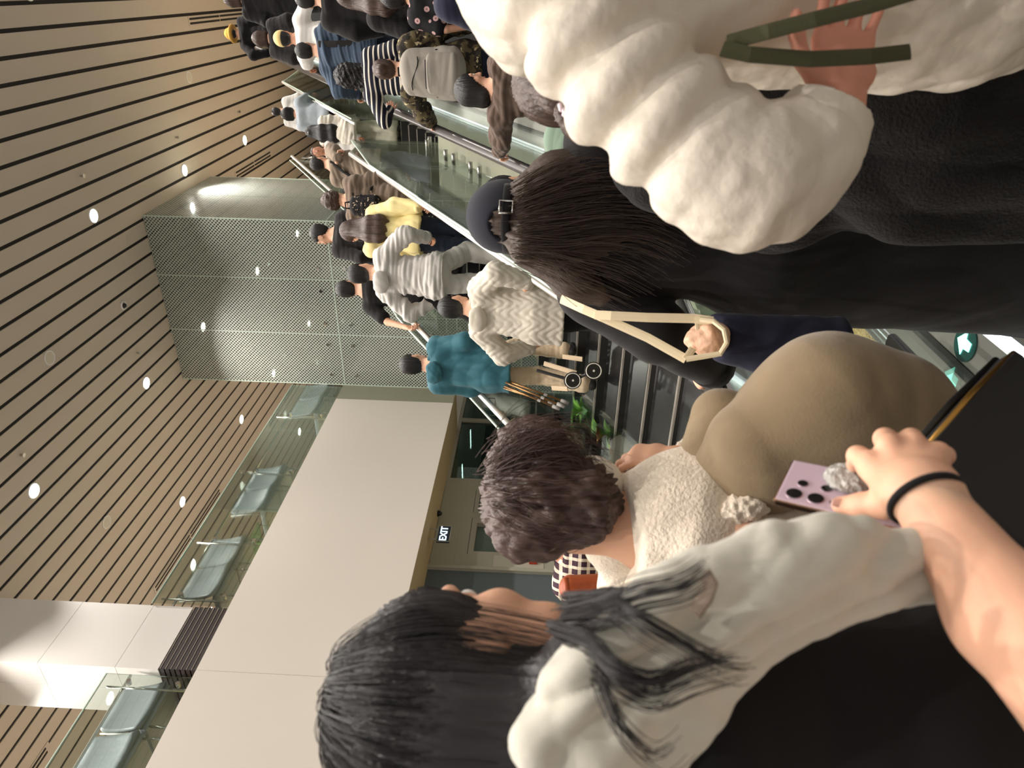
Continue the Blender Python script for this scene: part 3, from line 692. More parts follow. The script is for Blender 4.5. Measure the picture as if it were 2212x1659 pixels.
def relax(P, F, it=1, w=.5):
    for _ in range(it):
        S = np.zeros_like(P); c = np.zeros(len(P))
        for i in range(4):
            j = (i+1) % 4
            np.add.at(S, F[:, i], P[F[:, j]]); np.add.at(c, F[:, i], 1); np.add.at(S, F[:, j], P[F[:, i]]); np.add.at(c, F[:, j], 1)
        P = P*(1-w)+w*S/np.maximum(c, 1)[:, None]
    return P
def organic(name, sdf, vox, m, parent, disp=None, smooth=1):
    """one mesh object from one SDF or several (joined), with an optional displacement along the normals"""
    Ps, Fs, n = [], [], 0
    for s, v in (sdf if isinstance(sdf, list) else [(sdf, vox)]):
        P, F = s.mesh(v)
        if not len(P): continue
        P = relax(P, F, smooth)
        if disp is not None: P = P+normals(P, F)*disp(P)[:, None]
        Ps.append(P); Fs.append(F+n); n += len(P)
    P = np.concatenate(Ps); F = np.concatenate(Fs)
    off = parent_off(parent) if parent is not None else np.array([(P[:, 0].min()+P[:, 0].max())/2, (P[:, 1].min()+P[:, 1].max())/2, P[:, 2].min()])
    me = bpy.data.meshes.new(name); me.vertices.add(len(P)); me.vertices.foreach_set('co', (P-off).ravel())
    me.loops.add(F.size); me.loops.foreach_set('vertex_index', F.ravel()); me.polygons.add(len(F))
    me.polygons.foreach_set('loop_start', np.arange(0, F.size, 4)); me.polygons.foreach_set('loop_total', np.full(len(F), 4))
    me.polygons.foreach_set('use_smooth', np.ones(len(F), bool)); me.update(calc_edges=True); me.validate()
    me.materials.append(m); o = bpy.data.objects.new(name, me); link(o, parent)
    if parent is None: o.location = off
    return o
def waves(seed, amp, freqs, n=5):
    """folds: a sum of slanted sine waves; freqs = (across x, across y, up z) in radians per metre"""
    r = np.random.RandomState(seed); ks = r.normal(0, 1, (n, 3))*np.array(freqs); ph = r.uniform(0, 6.28, n)
    def f(P):
        a = np.zeros(len(P))
        for i in range(n):
            w = np.sin(P@ks[i]+ph[i]+.8*np.sin(P@ks[(i+1) % n]*.5)); a += .45*w+.9*(np.abs(w)-.62)
        return a*amp/n*1.9
    return f
def strands(c, amp, nf=70, seed=0, tilt=6):
    """hair locks: ridges that run down from the crown at c"""
    r = np.random.RandomState(seed); fr = r.uniform(.25, 1, 6)*nf; ph = r.uniform(0, 6.28, 6)
    def f(P):
        q = P-c; an = np.arctan2(q[:, 0], -q[:, 1]); a = np.zeros(len(P))
        for i in range(6): a += np.sin(an*fr[i]+ph[i]+np.sin(q[:, 2]*tilt*(1+i*.4)+ph[i])*1.2)
        return a*amp/3
    return f

# ------------------------------------------------------------------ hands
def hand(S, wrist, d, n, side, sc=1.0, curl=.5, spread=.1, tcurl=.4, k=.006, tout=.7):
    """palm, four unequal bent fingers and a thumb; d along the palm, n out of the palm, side towards the thumb"""
    d, n = nrm(d), nrm(n); n = nrm(n-d*(n@d)); sg = 1 if np.cross(d, n)@np.array(side, float) > 0 else -1
    u = np.cross(d, n)*sg; w = V(*wrist); s = sc
    S.fc(w-d*.015*s, w+d*.045*s, u, .027*s, .019*s, .036*s, .016*s, k*2)
    S.fc(w+d*.04*s, w+d*.085*s, u, .036*s, .015*s, .040*s, .013*s, k*2)
    S.rc(w+d*.02*s+u*.018*s+n*.006*s, w+d*.05*s+u*.026*s+n*.01*s, .014*s, .012*s, k*2)
    cu = curl if isinstance(curl, (list, tuple)) else [curl]*4
    for i, (o, l, r) in enumerate(((.028, .070, .0085), (.010, .078, .009), (-.009, .073, .0085), (-.027, .058, .0075))):
        p = w+d*(.086-.006*abs(i-1.2))*s+u*o*s; a = cu[i]*.75; dd = nrm(d+u*(1.2-i)*spread)
        ls = (.46*l, .30*l, .24*l); q = p
        for j in range(3):
            v = dd*math.cos(a)+n*math.sin(a); e = q+v*ls[j]*s
            S.rc(q, e, r*s*(1-.09*j), r*s*(1-.09*(j+1)), k if j == 0 else k*.5); q = e; a += cu[i]*(1.0, .7, 0)[j]
    p = w+d*.022*s+u*.028*s+n*.006*s; v = nrm(d*.75+u*tout+n*.25*tcurl); e = p+v*.038*s
    S.rc(p, e, .0125*s, .0105*s, k*1.6); v2 = nrm(v+n*tcurl*.8+d*.35-u*.25*tcurl); e2 = e+v2*.030*s; S.rc(e, e2, .0105*s, .0095*s, k)
    v3 = nrm(v2+n*tcurl*.5-u*.2*tcurl); S.rc(e2, e2+v3*.022*s, .0095*s, .0075*s, k)

# ------------------------------------------------------------------ people
m_skin = mat('warm skin', srgb(222, 172, 142), .55, var=.05, vscale=(14, 14, 14), sss=.25)
m_skin2 = mat('tanned skin', srgb(196, 138, 106), .55, var=.06, vscale=(14, 14, 14), sss=.2)
m_hair = mat('black hair', srgb(23, 20, 19), .45, var=.5, vscale=(70, 70, 5), bump=.6, bscale=(130, 130, 7), bdist=.006)
m_hairbr = mat('dark brown hair', srgb(70, 52, 44), .42, var=.4, vscale=(70, 70, 5), bump=.6, bscale=(130, 130, 7), bdist=.006)
m_eye = mat('eye white', srgb(235, 232, 226), .2); m_iris = mat('dark iris', srgb(30, 20, 16), .15); m_lip = mat('lip', srgb(186, 110, 98), .5)
m_sole = mat('dark shoe', srgb(40, 38, 38), .6); m_shoew = mat('pale shoe', srgb(214, 206, 192), .6)
def cloth(name, rgb, var=.05, rough=.85, bump=.25, bscale=(300, 300, 300), sheen=.1, bdist=.002):
    return mat(name, srgb(*rgb), rough, var=var, vscale=(5, 5, 5), bump=bump, bscale=bscale, bdist=bdist, spec=.2, sheen=sheen)
class Body:
    """joint positions of one figure in room coordinates"""
    def __init__(s, base, h, yaw=0, lean=0, hyaw=0, hpitch=0, w=1.0, tilt=0):
        s.base = V(*base); s.k = h/1.70; s.w = w
        c, q = math.cos(yaw), math.sin(yaw); s.R = V(c, q, 0); s.F = V(-q, c, 0); s.U = V(0, 0, 1); s.lean = lean; s.tilt = tilt
        hy = yaw+hyaw; s.hF = V(-math.sin(hy)*math.cos(hpitch), math.cos(hy)*math.cos(hpitch), math.sin(hpitch)); s.hR = V(math.cos(hy), math.sin(hy), 0); s.hU = np.cross(s.hR, s.hF)
        s.hc = s.P(0, .012, 1.585); s.neck = s.P(0, -.01, 1.42)
        s.sh = [s.P(-.172*w, -.01, 1.375), s.P(.172*w, -.01, 1.375)]
        s.hip = [s.P(-.088, 0, .92), s.P(.088, 0, .92)]
        s.el = [None, None]; s.wr = [None, None]; s.hd = [None, None]; s.kn = [None, None]; s.an = [None, None]
        for i, g in ((0, -1), (1, 1)):
            s.arm(i, s.P(g*(.21*w+.03), .03, .88)); s.leg(i, 0, 0)
    def P(s, x, y, z):
        y = y+s.lean*max(0, z-.93); x = x+s.tilt*max(0, z-.93)
        return s.base+s.k*(s.R*x+s.F*y+s.U*z)
    def Hd(s, x, y, z): return s.hc+s.k*(s.hR*x+s.hF*y+s.hU*z)
    def arm(s, i, wrist, pole=None, hdir=None, hn=None):
        g = -1 if i == 0 else 1; a = s.sh[i]; w = V(*wrist); l1, l2 = .285*s.k, .25*s.k
        v = w-a; L = np.linalg.norm(v)
        if L > (l1+l2)*.985: w = a+v/L*(l1+l2)*.985; v = w-a; L = np.linalg.norm(v)
        u = v/L; x = (l1*l1-l2*l2+L*L)/(2*L); hgt = math.sqrt(max(l1*l1-x*x, 0))
        pl = s.R*g*.6-s.F*.7-s.U*.5 if pole is None else s.R*pole[0]+s.F*pole[1]+s.U*pole[2]
        pl = nrm(pl-u*(pl@u)); s.el[i] = a+u*x+pl*hgt; s.wr[i] = w
        dd = nrm(w-s.el[i]) if hdir is None else nrm(hdir); s.hd[i] = (dd, -s.R*g if hn is None else nrm(hn))
        return s
    def leg(s, i, up, fwd, out=0):
        g = -1 if i == 0 else 1
        s.an[i] = s.P(g*(.092+out), -.03+fwd, .085+up); h = s.hip[i]; v = s.an[i]-h; L = np.linalg.norm(v); l = .435*s.k
        x = L/2; q = math.sqrt(max(l*l-x*x, 0)); u = v/L; pl = nrm(s.F-u*(s.F@u)); s.kn[i] = h+u*x+pl*q
        return s
def skin_body(b, parent, m, vox, hands=(1, 1), curl=(.6, .6), face=True, male=True, side=None, ears=True, tcurl=.5, legs=True):
    k = b.k; S = SDF()
    H = b.Hd
    ax = (b.hR, b.hF, b.hU)
    S.el(H(0, -.012, .030), (.075*k, .094*k, .088*k), ax, .02*k)
    S.el(H(0, .012, -.030), (.066*k, .074*k, .080*k), ax, .03*k)
    S.rc(H(-.03, .045, -.083), H(.03, .045, -.083), .026*k, .026*k, .03*k)          # jaw and chin
    S.el(H(0, .068, -.098), (.026*k, .018*k, .018*k), ax, .02*k)
    S.rc(H(0, .082, .012), H(0, .104, -.030), .009*k, .0135*k, .012*k)             # nose
    S.el(H(-.010, .092, -.034), (.009*k, .010*k, .008*k), ax, .006*k); S.el(H(.010, .092, -.034), (.009*k, .010*k, .008*k), ax, .006*k)
    S.rc(H(-.045, .074, .028), H(.045, .074, .028), .010*k, .010*k, .016*k)         # brow
    for g in (-1, 1):
        S.el(H(g*.044, .058, -.030), (.022*k, .020*k, .022*k), ax, .02*k)           # cheek
        S.el(H(g*.032, .083, .008), (.017*k, .012*k, .011*k), ax, .008*k, -1)       # eye socket
        S.el(H(g*.031, .073, .008), (.0135*k, .0135*k, .0135*k), ax, .004*k)        # lids
        if ears:
            S.el(H(g*.076, -.012, -.012), (.010*k, .020*k, .032*k), ax, .008*k); S.el(H(g*.084, -.006, -.010), (.006*k, .010*k, .018*k), ax, .006*k, -1)
    S.rc(H(-.020, .080, -.060), H(.020, .080, -.060), .0085*k, .0085*k, .008*k)
    S.rc(H(-.016, .078, -.072), H(.016, .078, -.072), .009*k, .009*k, .008*k)
    S.rc(H(0, -.025, -.06), b.neck, .050*k, .056*k, .03*k)
    S.rc(b.neck, b.P(0, -.01, 1.36), .058*k, .07*k, .05*k)
    S.rc(b.sh[0]-b.U*.01*k, b.sh[1]-b.U*.01*k, .048*k, .048*k, .05*k)
    S.fc(b.P(0, 0, 1.36), b.P(0, 0, 1.10), b.R, .14*k*b.w, .085*k, .115*k, .08*k, .06*k)
    S.fc(b.P(0, 0, 1.10), b.P(0, 0, .92), b.R, .115*k, .08*k, .135*k, .09*k, .06*k)
    hs = []
    for i in (0, 1):
        S.rc(b.sh[i], b.el[i], .044*k, .035*k, .03*k); S.rc(b.el[i], b.wr[i], .036*k, .025*k, .015*k)
        if legs:
            S.rc(b.hip[i], b.kn[i], .07*k, .048*k, .03*k); S.rc(b.kn[i], b.an[i], .047*k, .033*k, .02*k); S.rc(b.an[i]-b.U*.03*k, b.an[i]+b.F*.12*k-b.U*.055*k, .035*k, .025*k, .02*k)
        if hands[i]:
            T = SDF(); dd, hn = b.hd[i]
            T.rc(b.wr[i]-dd*.05*k, b.wr[i], .026*k, .025*k, .01)
            hand(T, b.wr[i], dd, hn, (b.F if side is None else side[i]), k, curl[i], tcurl=tcurl)
            hs.append((T, min(vox, .0045)))
    o = organic('body', [(S, vox)]+hs, vox, m, parent)
    if face:
        for g in (-1, 1):
            e = MB().ball(H(g*.0315, .0775, .0085), .0118*k, 12, 8).build('eye', m_eye, o, smooth=True)
            MB().ball(H(g*.0315, .0845, .0085), .0062*k, 10, 6).build('iris', m_iris, e, smooth=True) if False else None
            MB().ball(H(g*.0315, .0845, .0085), .0062*k, 10, 6).build('iris', m_iris, o, smooth=True)
        MB().tube([H(-.020, .0835, -.064), H(0, .0895, -.067), H(.020, .0835, -.064)], [.003*k, .0075*k, .003*k], 8).build('lips', m_lip, o, smooth=True)
    return o
def hair(b, parent, style, m, vox, seed=0, length=.3, vol=1.0):
    k = b.k; H = b.Hd; ax = (b.hR, b.hF, b.hU); S = SDF(); amp = .004
    if style == 'short':
        S.el(H(0, -.018, .036), (.083*k*vol, .103*k, .094*k*vol), ax, .01); S.el(H(0, -.055, -.02), (.066*k, .05*k, .07*k), ax, .03)
        S.el(H(0, .085, -.05), (.085*k, .082*k, .105*k), ax, .015, -1); S.el(H(0, .03, -.13), (.12*k, .09*k, .09*k), ax, .02, -1)
        for g in (-1, 1): S.el(H(g*.085, .005, -.025), (.022*k, .034*k, .045*k), ax, .01, -1)
        amp = .003
    elif style in ('bob', 'curly'):
        S.el(H(0, -.022, .036), (.092*k*vol, .108*k*vol, .098*k*vol), ax, .01)
        S.rc(H(-.05, -.03, 0), H(-.06, -.03, -length), .052*k*vol, .045*k*vol, .05); S.rc(H(.05, -.03, 0), H(.06, -.03, -length), .052*k*vol, .045*k*vol, .05)
        S.rc(H(0, -.06, 0), H(0, -.065, -length), .06*k*vol, .055*k*vol, .06)
        S.el(H(0, .10, -.06), (.066*k, .075*k, .12*k), ax, .015, -1)
        amp = .012 if style == 'curly' else .004
    elif style == 'long':
        S.el(H(0, -.022, .036), (.088*k, .106*k, .096*k), ax, .01)
        top = H(0, -.05, 0); bk = b.P(0, -.13, 1.40)
        for g in (-1, 0, 1):
            p1 = H(g*.055, -.045, -.02); p2 = bk+b.R*g*.075*k*vol-b.U*.02; p3 = p2-b.U*length*.55+b.R*g*.015-b.F*.02*k; p4 = p2-b.U*length+b.R*g*.01-b.F*.0*k
            S.chain([p1, p2, p3, p4], [.05*k*vol, .055*k*vol, .05*k*vol, .016*k], .05)
        S.el(H(0, .10, -.06), (.064*k, .075*k, .13*k), ax, .015, -1)
        amp = .005
    elif style == 'bun':
        S.el(H(0, -.02, .036), (.083*k, .103*k, .094*k), ax, .01); S.el(H(0, -.06, -.02), (.066*k, .05*k, .07*k), ax, .03); S.el(H(0, -.125, .03), (.045*k, .04*k, .045*k), ax, .015)
        S.el(H(0, .085, -.05), (.085*k, .082*k, .11*k), ax, .015, -1); S.el(H(0, .03, -.13), (.12*k, .09*k, .09*k), ax, .02, -1)
    f1 = strands(H(0, 0, .08), amp*k, 60, seed)
    if style == 'curly':
        f2 = waves(seed, .016, (60, 60, 60), 8); f = lambda P: f1(P)*.4+f2(P)
    else: f = f1
    return organic('hair', S, vox, m, parent, f)
def top(b, parent, m, vox, e=.018, sleeve='long', hem=.86, name='shirt', hood=False, fold=.006, seed=1, collar=True, loose=0.0, sleeves=(1, 1), mslv=None, wf=(9, 9, 30)):
    k = b.k; S = SDF(); w = b.w
    S.rc(b.sh[0]-b.U*.012*k, b.sh[1]-b.U*.012*k, .052*k+e, .052*k+e, .05)
    S.rc(b.P(0, -.015, 1.40), b.P(0, -.015, 1.37), .060*k+e*.7, .09*k+e, .05)
    S.fc(b.P(0, -.005, 1.33), b.P(0, 0, 1.12), b.R, .150*k*w+e, .098*k+e, .128*k*w+e, .092*k+e+loose*.5, .06)
    S.fc(b.P(0, 0, 1.12), b.P(0, -.005, .93), b.R, .128*k*w+e+loose*.3, .092*k+e+loose*.5, .155*k*w+e+loose, .108*k+e+loose, .06)
    if hem < .9: S.fc(b.P(0, -.005, .93), b.P(0, 0, hem-.08), b.R, .155*k*w+e+loose, .108*k+e+loose, .165*k*w+e+loose*1.3, .112*k+e+loose*1.3, .05)
    S.cut(b.P(0, 0, hem), -b.U); S.cut(b.P(0, 0, 1.452 if collar else 1.425), nrm(b.U-b.F*.25))
    for i in (0, 1):
        if not sleeves[i]: continue
        a, el, wr = b.sh[i], b.el[i], b.wr[i]
        if sleeve == 'long':
            S.rc(a, el, .050*k+e, .044*k+e*.95, .045); wd = nrm(wr-el); S.rc(el, wr-wd*.005, .044*k+e*.95, .030*k+e*.85, .02); 
        elif sleeve == 'short':
            q = a+(el-a)*.72; S.rc(a, q, .054*k+e, .052*k+e, .045)
    f = waves(seed, fold, wf, 6)
    o = organic(name, S, vox, m, parent, f)
    if sleeve == 'long':
        for i in (0, 1):
            if sleeves[i]:
                d = nrm(b.wr[i]-b.el[i]); MB().tube([b.wr[i]-d*.02, b.wr[i]+d*.022], .031*k+e*.85, 16).build('cuff', m, o, smooth=True)
    if hood:
        T = SDF(); c = b.P(0, -.125-e*1.1, 1.385)
        T.el(c, (.105*k, .055*k, .075*k), (b.R, b.F, b.U), .02); T.rc(b.P(-.075, -.04, 1.43), b.P(-.05, .04, 1.40), .028*k, .02*k, .04); T.rc(b.P(.075, -.04, 1.43), b.P(.05, .04, 1.40), .028*k, .02*k, .04)
        T.el(b.P(0, -.105-e, 1.46), (.065*k, .05*k, .04*k), (b.R, b.F, b.U), .02, -1)
        organic('hood', T, vox, m, o, waves(seed+5, .006, (25, 25, 25), 5))
    return o
def trousers(b, parent, m, vox, e=.014, wide=0.0, seed=3, name='trousers', skirt=False, fold=.006, toe=True, short=False):
    k = b.k; S = SDF()
    S.fc(b.P(0, 0, 1.0), b.P(0, -.005, .90), b.R, .125*k+e, .085*k+e, .145*k+e, .10*k+e, .05)
    if skirt:
        S.fc(b.P(0, 0, .92), b.P(0, 0, .25), b.R, .15*k+e, .105*k+e, .22*k+e, .17*k+e, .05)
        S.cut(b.P(0, 0, .28), -b.U)
    else:
        for i in (0, 1):
            S.rc(b.hip[i], b.kn[i], .078*k+e, .055*k+e+wide*.5, .03)
            if not short: S.rc(b.kn[i], b.an[i]+b.U*.03, .055*k+e+wide*.5, .042*k+e+wide, .02); S.cut(b.an[i]-b.U*.035*k, -b.U) if i == (0 if b.an[0][2] < b.an[1][2] else 1) else None
    o = organic(name, S, vox, m, parent, waves(seed, fold, (14, 14, 28), 6))
    return o
def shoes(b, parent, m, vox):
    k = b.k
    for i in (0, 1):
        S = SDF(); a = b.an[i]
        S.rc(a-b.U*.045*k-b.F*.03*k, a-b.U*.055*k+b.F*.13*k, .040*k, .032*k, .03); S.rc(a-b.U*.01*k, a-b.U*.045*k, .042*k, .042*k, .02); S.cut(V(a[0], a[1], a[2]-.085*k), (0, 0, -1))
        organic('shoe', S, max(vox, .006), m, parent)
def person(base, label, h, group=None):
    return empty('person', base, label, 'person', group)
def cap(b, parent, m, vox, bucket=False, back=False, name='cap'):
    k = b.k; H = b.Hd; ax = (b.hR, b.hF, b.hU); S = SDF()
    S.el(H(0, -.015, .045), (.092*k, .112*k, .096*k), ax, .01); S.cut(H(0, 0, .022), -b.hU)
    if bucket: S.fc(H(0, -.01, .035), H(0, -.01, .015), b.hR, .10*k, .12*k, .155*k, .165*k, .01); S.cut(H(0, 0, -.03), -b.hU)
    o = organic(name, S, vox, m, parent)
    if not bucket:
        T = SDF(); T.el(H(0, .12, .03), (.075*k, .075*k, .008*k), ax, .005); organic('cap_brim', T, vox*.7, m, o)
    return o
def mask(b, parent, m, vox):
    k = b.k; H = b.Hd; S = SDF()
    S.el(H(0, .066, -.052), (.066*k, .058*k, .062*k), (b.hR, b.hF, b.hU), .01); S.el(H(0, .0, -.04), (.09*k, .062*k, .12*k), (b.hR, b.hF, b.hU), .01, -1)
    o = organic('face_mask', S, vox*.7, m, parent)
    for g in (-1, 1): MB().tube([H(g*.060, .06, -.03), H(g*.082, .0, .012), H(g*.088, -.02, -.01), H(g*.062, .05, -.075)], .0025, 6).build('ear_loop', m, o)
    return o
# ------------------------------------------------------------------ patterned cloths
def _stripe(nt, co):
    z = sep(nt, co)[2]; return mixc(nt, mth(nt, 'LESS_THAN', mth(nt, 'FRACT', mth(nt, 'DIVIDE', z, .046)), .30), srgb(24, 24, 40), srgb(232, 224, 208))
def _plaid(nt, co):
    s = sep(nt, co); a = mth(nt, 'LESS_THAN', mth(nt, 'FRACT', mth(nt, 'DIVIDE', mth(nt, 'ADD', s[0], mth(nt, 'MULTIPLY', s[1], .6)), .044)), .36); b = mth(nt, 'LESS_THAN', mth(nt, 'FRACT', mth(nt, 'DIVIDE', s[2], .040)), .36)
    c = mixc(nt, mth(nt, 'MAXIMUM', a, b), srgb(62, 42, 52), srgb(206, 190, 172)); return mixc(nt, mth(nt, 'MULTIPLY', a, b), c, srgb(244, 232, 200))
def _noise(nt, co, sc, det=2.0):
    n = _n(nt, 'ShaderNodeTexNoise', Scale=sc, Detail=det); nt.links.new(co, n.inputs['Vector']); return n.outputs['Fac']
def _camo(nt, co):
    a = _noise(nt, co, 16.0); m = nt.nodes.new('ShaderNodeMapping'); m.inputs['Location'].default_value = (3, 7, 1); nt.links.new(co, m.inputs[0]); b = _noise(nt, m.outputs[0], 22.0)
    c = mixc(nt, mth(nt, 'GREATER_THAN', a, .52), srgb(44, 38, 32), srgb(92, 82, 58)); return mixc(nt, mth(nt, 'GREATER_THAN', b, .64), c, srgb(170, 156, 120))
def _floral(nt, co):
    v = _n(nt, 'ShaderNodeTexVoronoi', Scale=16.0); nt.links.new(co, v.inputs['Vector']); a = mth(nt, 'LESS_THAN', v.outputs['Distance'], .32); b = mth(nt, 'LESS_THAN', v.outputs['Distance'], .10)
    c = mixc(nt, a, srgb(24, 22, 26), srgb(196, 160, 158)); return mixc(nt, b, c, srgb(120, 84, 92))
def _printed(nt, co):
    a = _noise(nt, co, 26.0); return mixc(nt, mth(nt, 'GREATER_THAN', a, .60), srgb(30, 28, 30), srgb(196, 178, 150))
m_stripe = ramp_mat('navy and white striped knit', _stripe); m_plaid = ramp_mat('plum and cream check', _plaid); m_camo = ramp_mat('brown camouflage cloth', _camo)
m_floral = ramp_mat('black cloth with pink flowers', _floral); m_print = ramp_mat('black cloth with pale print', _printed)
k_black = cloth('black cloth', (24, 22, 23)); k_char = cloth('charcoal cloth', (42, 39, 39)); k_jeans = cloth('dark blue denim', (42, 50, 66), .15); k_grey = cloth('light grey fleece', (206, 202, 196))
k_teal = cloth('teal nylon', (50, 100, 112), .06, .6); k_quilt = cloth('pale grey quilted cloth', (200, 192, 178), .03, .7); k_yel = cloth('pale yellow cotton', (238, 222, 160)); k_taupe = cloth('taupe jacket cloth', (128, 112, 98))
k_taupe2 = cloth('grey brown corduroy', (140, 124, 108)); k_cream = cloth('cream cotton', (236, 228, 214)); k_white = cloth('white cotton', (240, 236, 230)); k_denim = cloth('blue denim', (70, 84, 102), .15)
k_beige = cloth('beige cotton', (214, 192, 162)); k_brown = cloth('brown ribbed cloth', (92, 76, 66), .08); k_sage = cloth('sage green sweatshirt', (126, 146, 128)); k_slate = cloth('slate puffer cloth', (112, 114, 128))
k_pblue = cloth('pale blue grey cloth', (178, 188, 196)); k_olive = cloth('grey olive linen', (168, 166, 148)); k_navy = cloth('navy cloth', (40, 42, 60)); k_must = cloth('mustard felt', (222, 170, 78)); k_lem = cloth('pale lemon twill', (240, 214, 148))
k_orange = cloth('orange cloth', (236, 142, 44))
YL, YR = -3.23, -1.83
def stand(P, lane):
    z = {'s': stair_z, 'e': esc_z}[lane](P[1]) if lane in 'se' else 0.0
    if lane == 'e' and z > 0: z = esc_z(P[1])
    return V(P[0], P[1], z), P[2]-z
def fig(label, P, lane='s', yaw=0, lean=.03, hyaw=0, hpitch=0, w=1.0, L=None, R=None, hst='short', hm=None, t=None, tk={}, bt=None, bk={}, sk=None, vox=.011, face=False, hl=.25, hv=1.0, group=None, Lp=None, Rp=None, step=0.0, hdL=None, hdR=None, hnL=None, hnR=None, curl=(.9, .9), seed=0, hairless=False):
    base, h = stand(P, lane); r = person(base, label, h, group)
    b = Body(base, h, yaw, lean, hyaw, hpitch, w)
    if L is not None: b.arm(0, L, Lp, hdL, hnL)
    if R is not None: b.arm(1, R, Rp, hdR, hnR)
    if step:
        n = RI if lane == 's' else 0
        b.leg(0, 0, -.02); b.leg(1, n, step)
    skin_body(b, r, sk or m_skin, vox, face=face, curl=curl)
    if not hairless: hair(b, r, hst, hm or m_hair, vox*.8, seed, hl, hv)
    if t is not None: top(b, r, t, vox, **{'seed': seed+2, **tk})
    if bt is not None: trousers(b, r, bt, vox, **{'seed': seed+4, **bk})
    shoes(b, r, m_sole, vox)
    return r, b
G1, G2 = 'people climbing the staircase', 'people riding the escalator'
dn = V(0, 0, -1)
# ---- on the staircase
rt, bt_ = fig('person in a hooded teal jacket with short black hair, lowest on the stairs', V(-2.93, 5.36, 2.75), yaw=.1, lean=.06, L=V(-3.14, 5.52, 1.92), Lp=(-1, -.5, -.2), t=k_teal, tk=dict(e=.036, hood=True, hem=.74, loose=.02, fold=.018, name='jacket', wf=(17, 17, 14)), bt=k_beige, bk=dict(wide=.02), vox=.0085, group=G1, step=.29, seed=1)
def quiltf(P):
    a = np.abs(np.sin(46*P[:, 2]+2.2*np.sin(36*P[:, 0]+26*P[:, 1])))+.5*np.abs(np.sin(48*P[:, 0]+1.3*np.sin(40*P[:, 2]))); return .0062*(a-.6)
rq, bq = fig('person in a pale grey quilted coat with hood gripping the right stair rail', V(-2.14, 4.79, 2.30), lean=.10, w=1.05, yaw=-.1, R=at(1150, 601, X=YR)+V(-.03, 0, .04), hdR=V(.6, .4, -.1), hnR=dn, Rp=(1, -.6, .1), L=V(-2.5, 4.95, 1.62), Lp=(-1, -.6, -.2), bt=k_black, bk=dict(wide=.03), vox=.008, group=G1, step=.29, seed=2)
q_o = top(bq, rq, k_quilt, .008, e=.040, hem=.72, hood=True, loose=.035, fold=.004, name='coat', seed=4)
me = q_o.data; P_ = np.zeros(len(me.vertices)*3); me.vertices.foreach_get('co', P_); P_ = P_.reshape(-1, 3); N_ = np.zeros(len(P_)*3); me.vertices.foreach_get('normal', N_); N_ = N_.reshape(-1, 3)
me.vertices.foreach_set('co', (P_+N_*quiltf(P_)[:, None]).ravel()); me.update()
rh, bh = fig('person in a light grey hoodie and grey sweatpants, back to the camera', V(-2.54, 6.5, 3.45), yaw=-.05, lean=.02, L=V(-2.86, 6.62, 2.62), Lp=(-1, -.4, -.3), R=V(-2.22, 6.72, 2.70), Rp=(1, -.4, -.3), t=k_grey, tk=dict(e=.036, hood=True, hem=.84, loose=.02, fold=.022, name='hoodie', wf=(14, 14, 26)), bt=k_grey, bk=dict(wide=.035, fold=.02), vox=.009, group=G1, step=.29, seed=3)
cj = organic('jacket', SDF().chain([V(-2.83, 6.6, 2.68), V(-2.9, 6.58, 2.48), V(-2.93, 6.56, 2.2), V(-2.9, 6.58, 2.0)], [.05, .085, .10, .06], .06).chain([V(-2.8, 6.62, 2.66), V(-2.75, 6.6, 2.4), V(-2.74, 6.58, 2.2)], [.04, .07, .04], .05), .01, k_black, None, waves(9, .012, (20, 20, 10), 5))
tag(cj, 'black jacket hanging over the arm of the grey hoodie wearer', 'jacket')
rb, bb = fig('person in a black T-shirt, arm on the lift side rail, beside the grey hoodie', V(-2.96, 7.11, 3.78), yaw=.15, L=at(893, 712, X=YL)+V(0, 0, .03), Lp=(-1, -.5, -.2), t=k_black, tk=dict(sleeve='short', e=.022, hem=.84), bt=k_char, vox=.01, group=G1, seed=4)
ry, by = fig('person in a pale yellow sweater and dark jeans with black mask', V(-2.3, 7.09, 3.65), yaw=.55, hyaw=.75, hpitch=-.35, lean=.02, L=V(-2.62, 7.15, 2.74), Lp=(-.8, -.7, -.2), R=V(-1.98, 7.0, 2.75), hst='long', hm=m_hairbr, hl=.18, t=k_yel, tk=dict(e=.035, hem=.88, loose=.03, fold=.022, name='sweater', wf=(24, 24, 16)), bt=k_jeans, bk=dict(wide=.025), face=True, vox=.009, group=G1, seed=5)
mask(by, ry, k_black, .008)
rm_, bm_ = fig('person in black with cropped hair looking left, in front of the lattice glass', V(-2.62, 7.95, 4.28), yaw=.7, hyaw=.7, w=1.05, t=k_char, tk=dict(e=.025), bt=k_black, face=True, sk=m_skin, vox=.01, group=G1, seed=6, hv=.97)
rc_, bc_ = fig('person in a taupe jacket with curly dark hair under a printed backpack', V(-2.13, 7.62, 3.98), lean=.03, hst='curly', hl=.02, hm=m_hairbr, hv=.92, R=V(-1.86, 7.9, 2.95), t=k_taupe, tk=dict(e=.035, hem=.66, loose=.02, name='jacket', fold=.02), bt=k_navy, vox=.01, group=G1, seed=7)
rp_, bp_ = fig('person in a grey brown jacket with a dark cross strap leaning on the rail', V(-2.12, 9.2, 4.60), lean=.10, yaw=-.2, w=1.1, R=at(778, 392, X=YR)+V(-.03, 0, .04), hdR=V(.6, .4, -.1), hnR=dn, Rp=(1, -.5, .2), t=k_taupe2, tk=dict(e=.04, hem=.72, name='jacket', loose=.02, fold=.02), bt=k_slate, bk=dict(wide=.03), vox=.011, group=G1, seed=8)
MB().tube([bp_.P(.13, .0, 1.47), bp_.P(.10, -.15, 1.38), bp_.P(0, -.185, 1.22), bp_.P(-.14, -.15, 1.02)], .02, 8, flat=(.022, .006), side=bp_.R).build('strap', k_black, rp_)
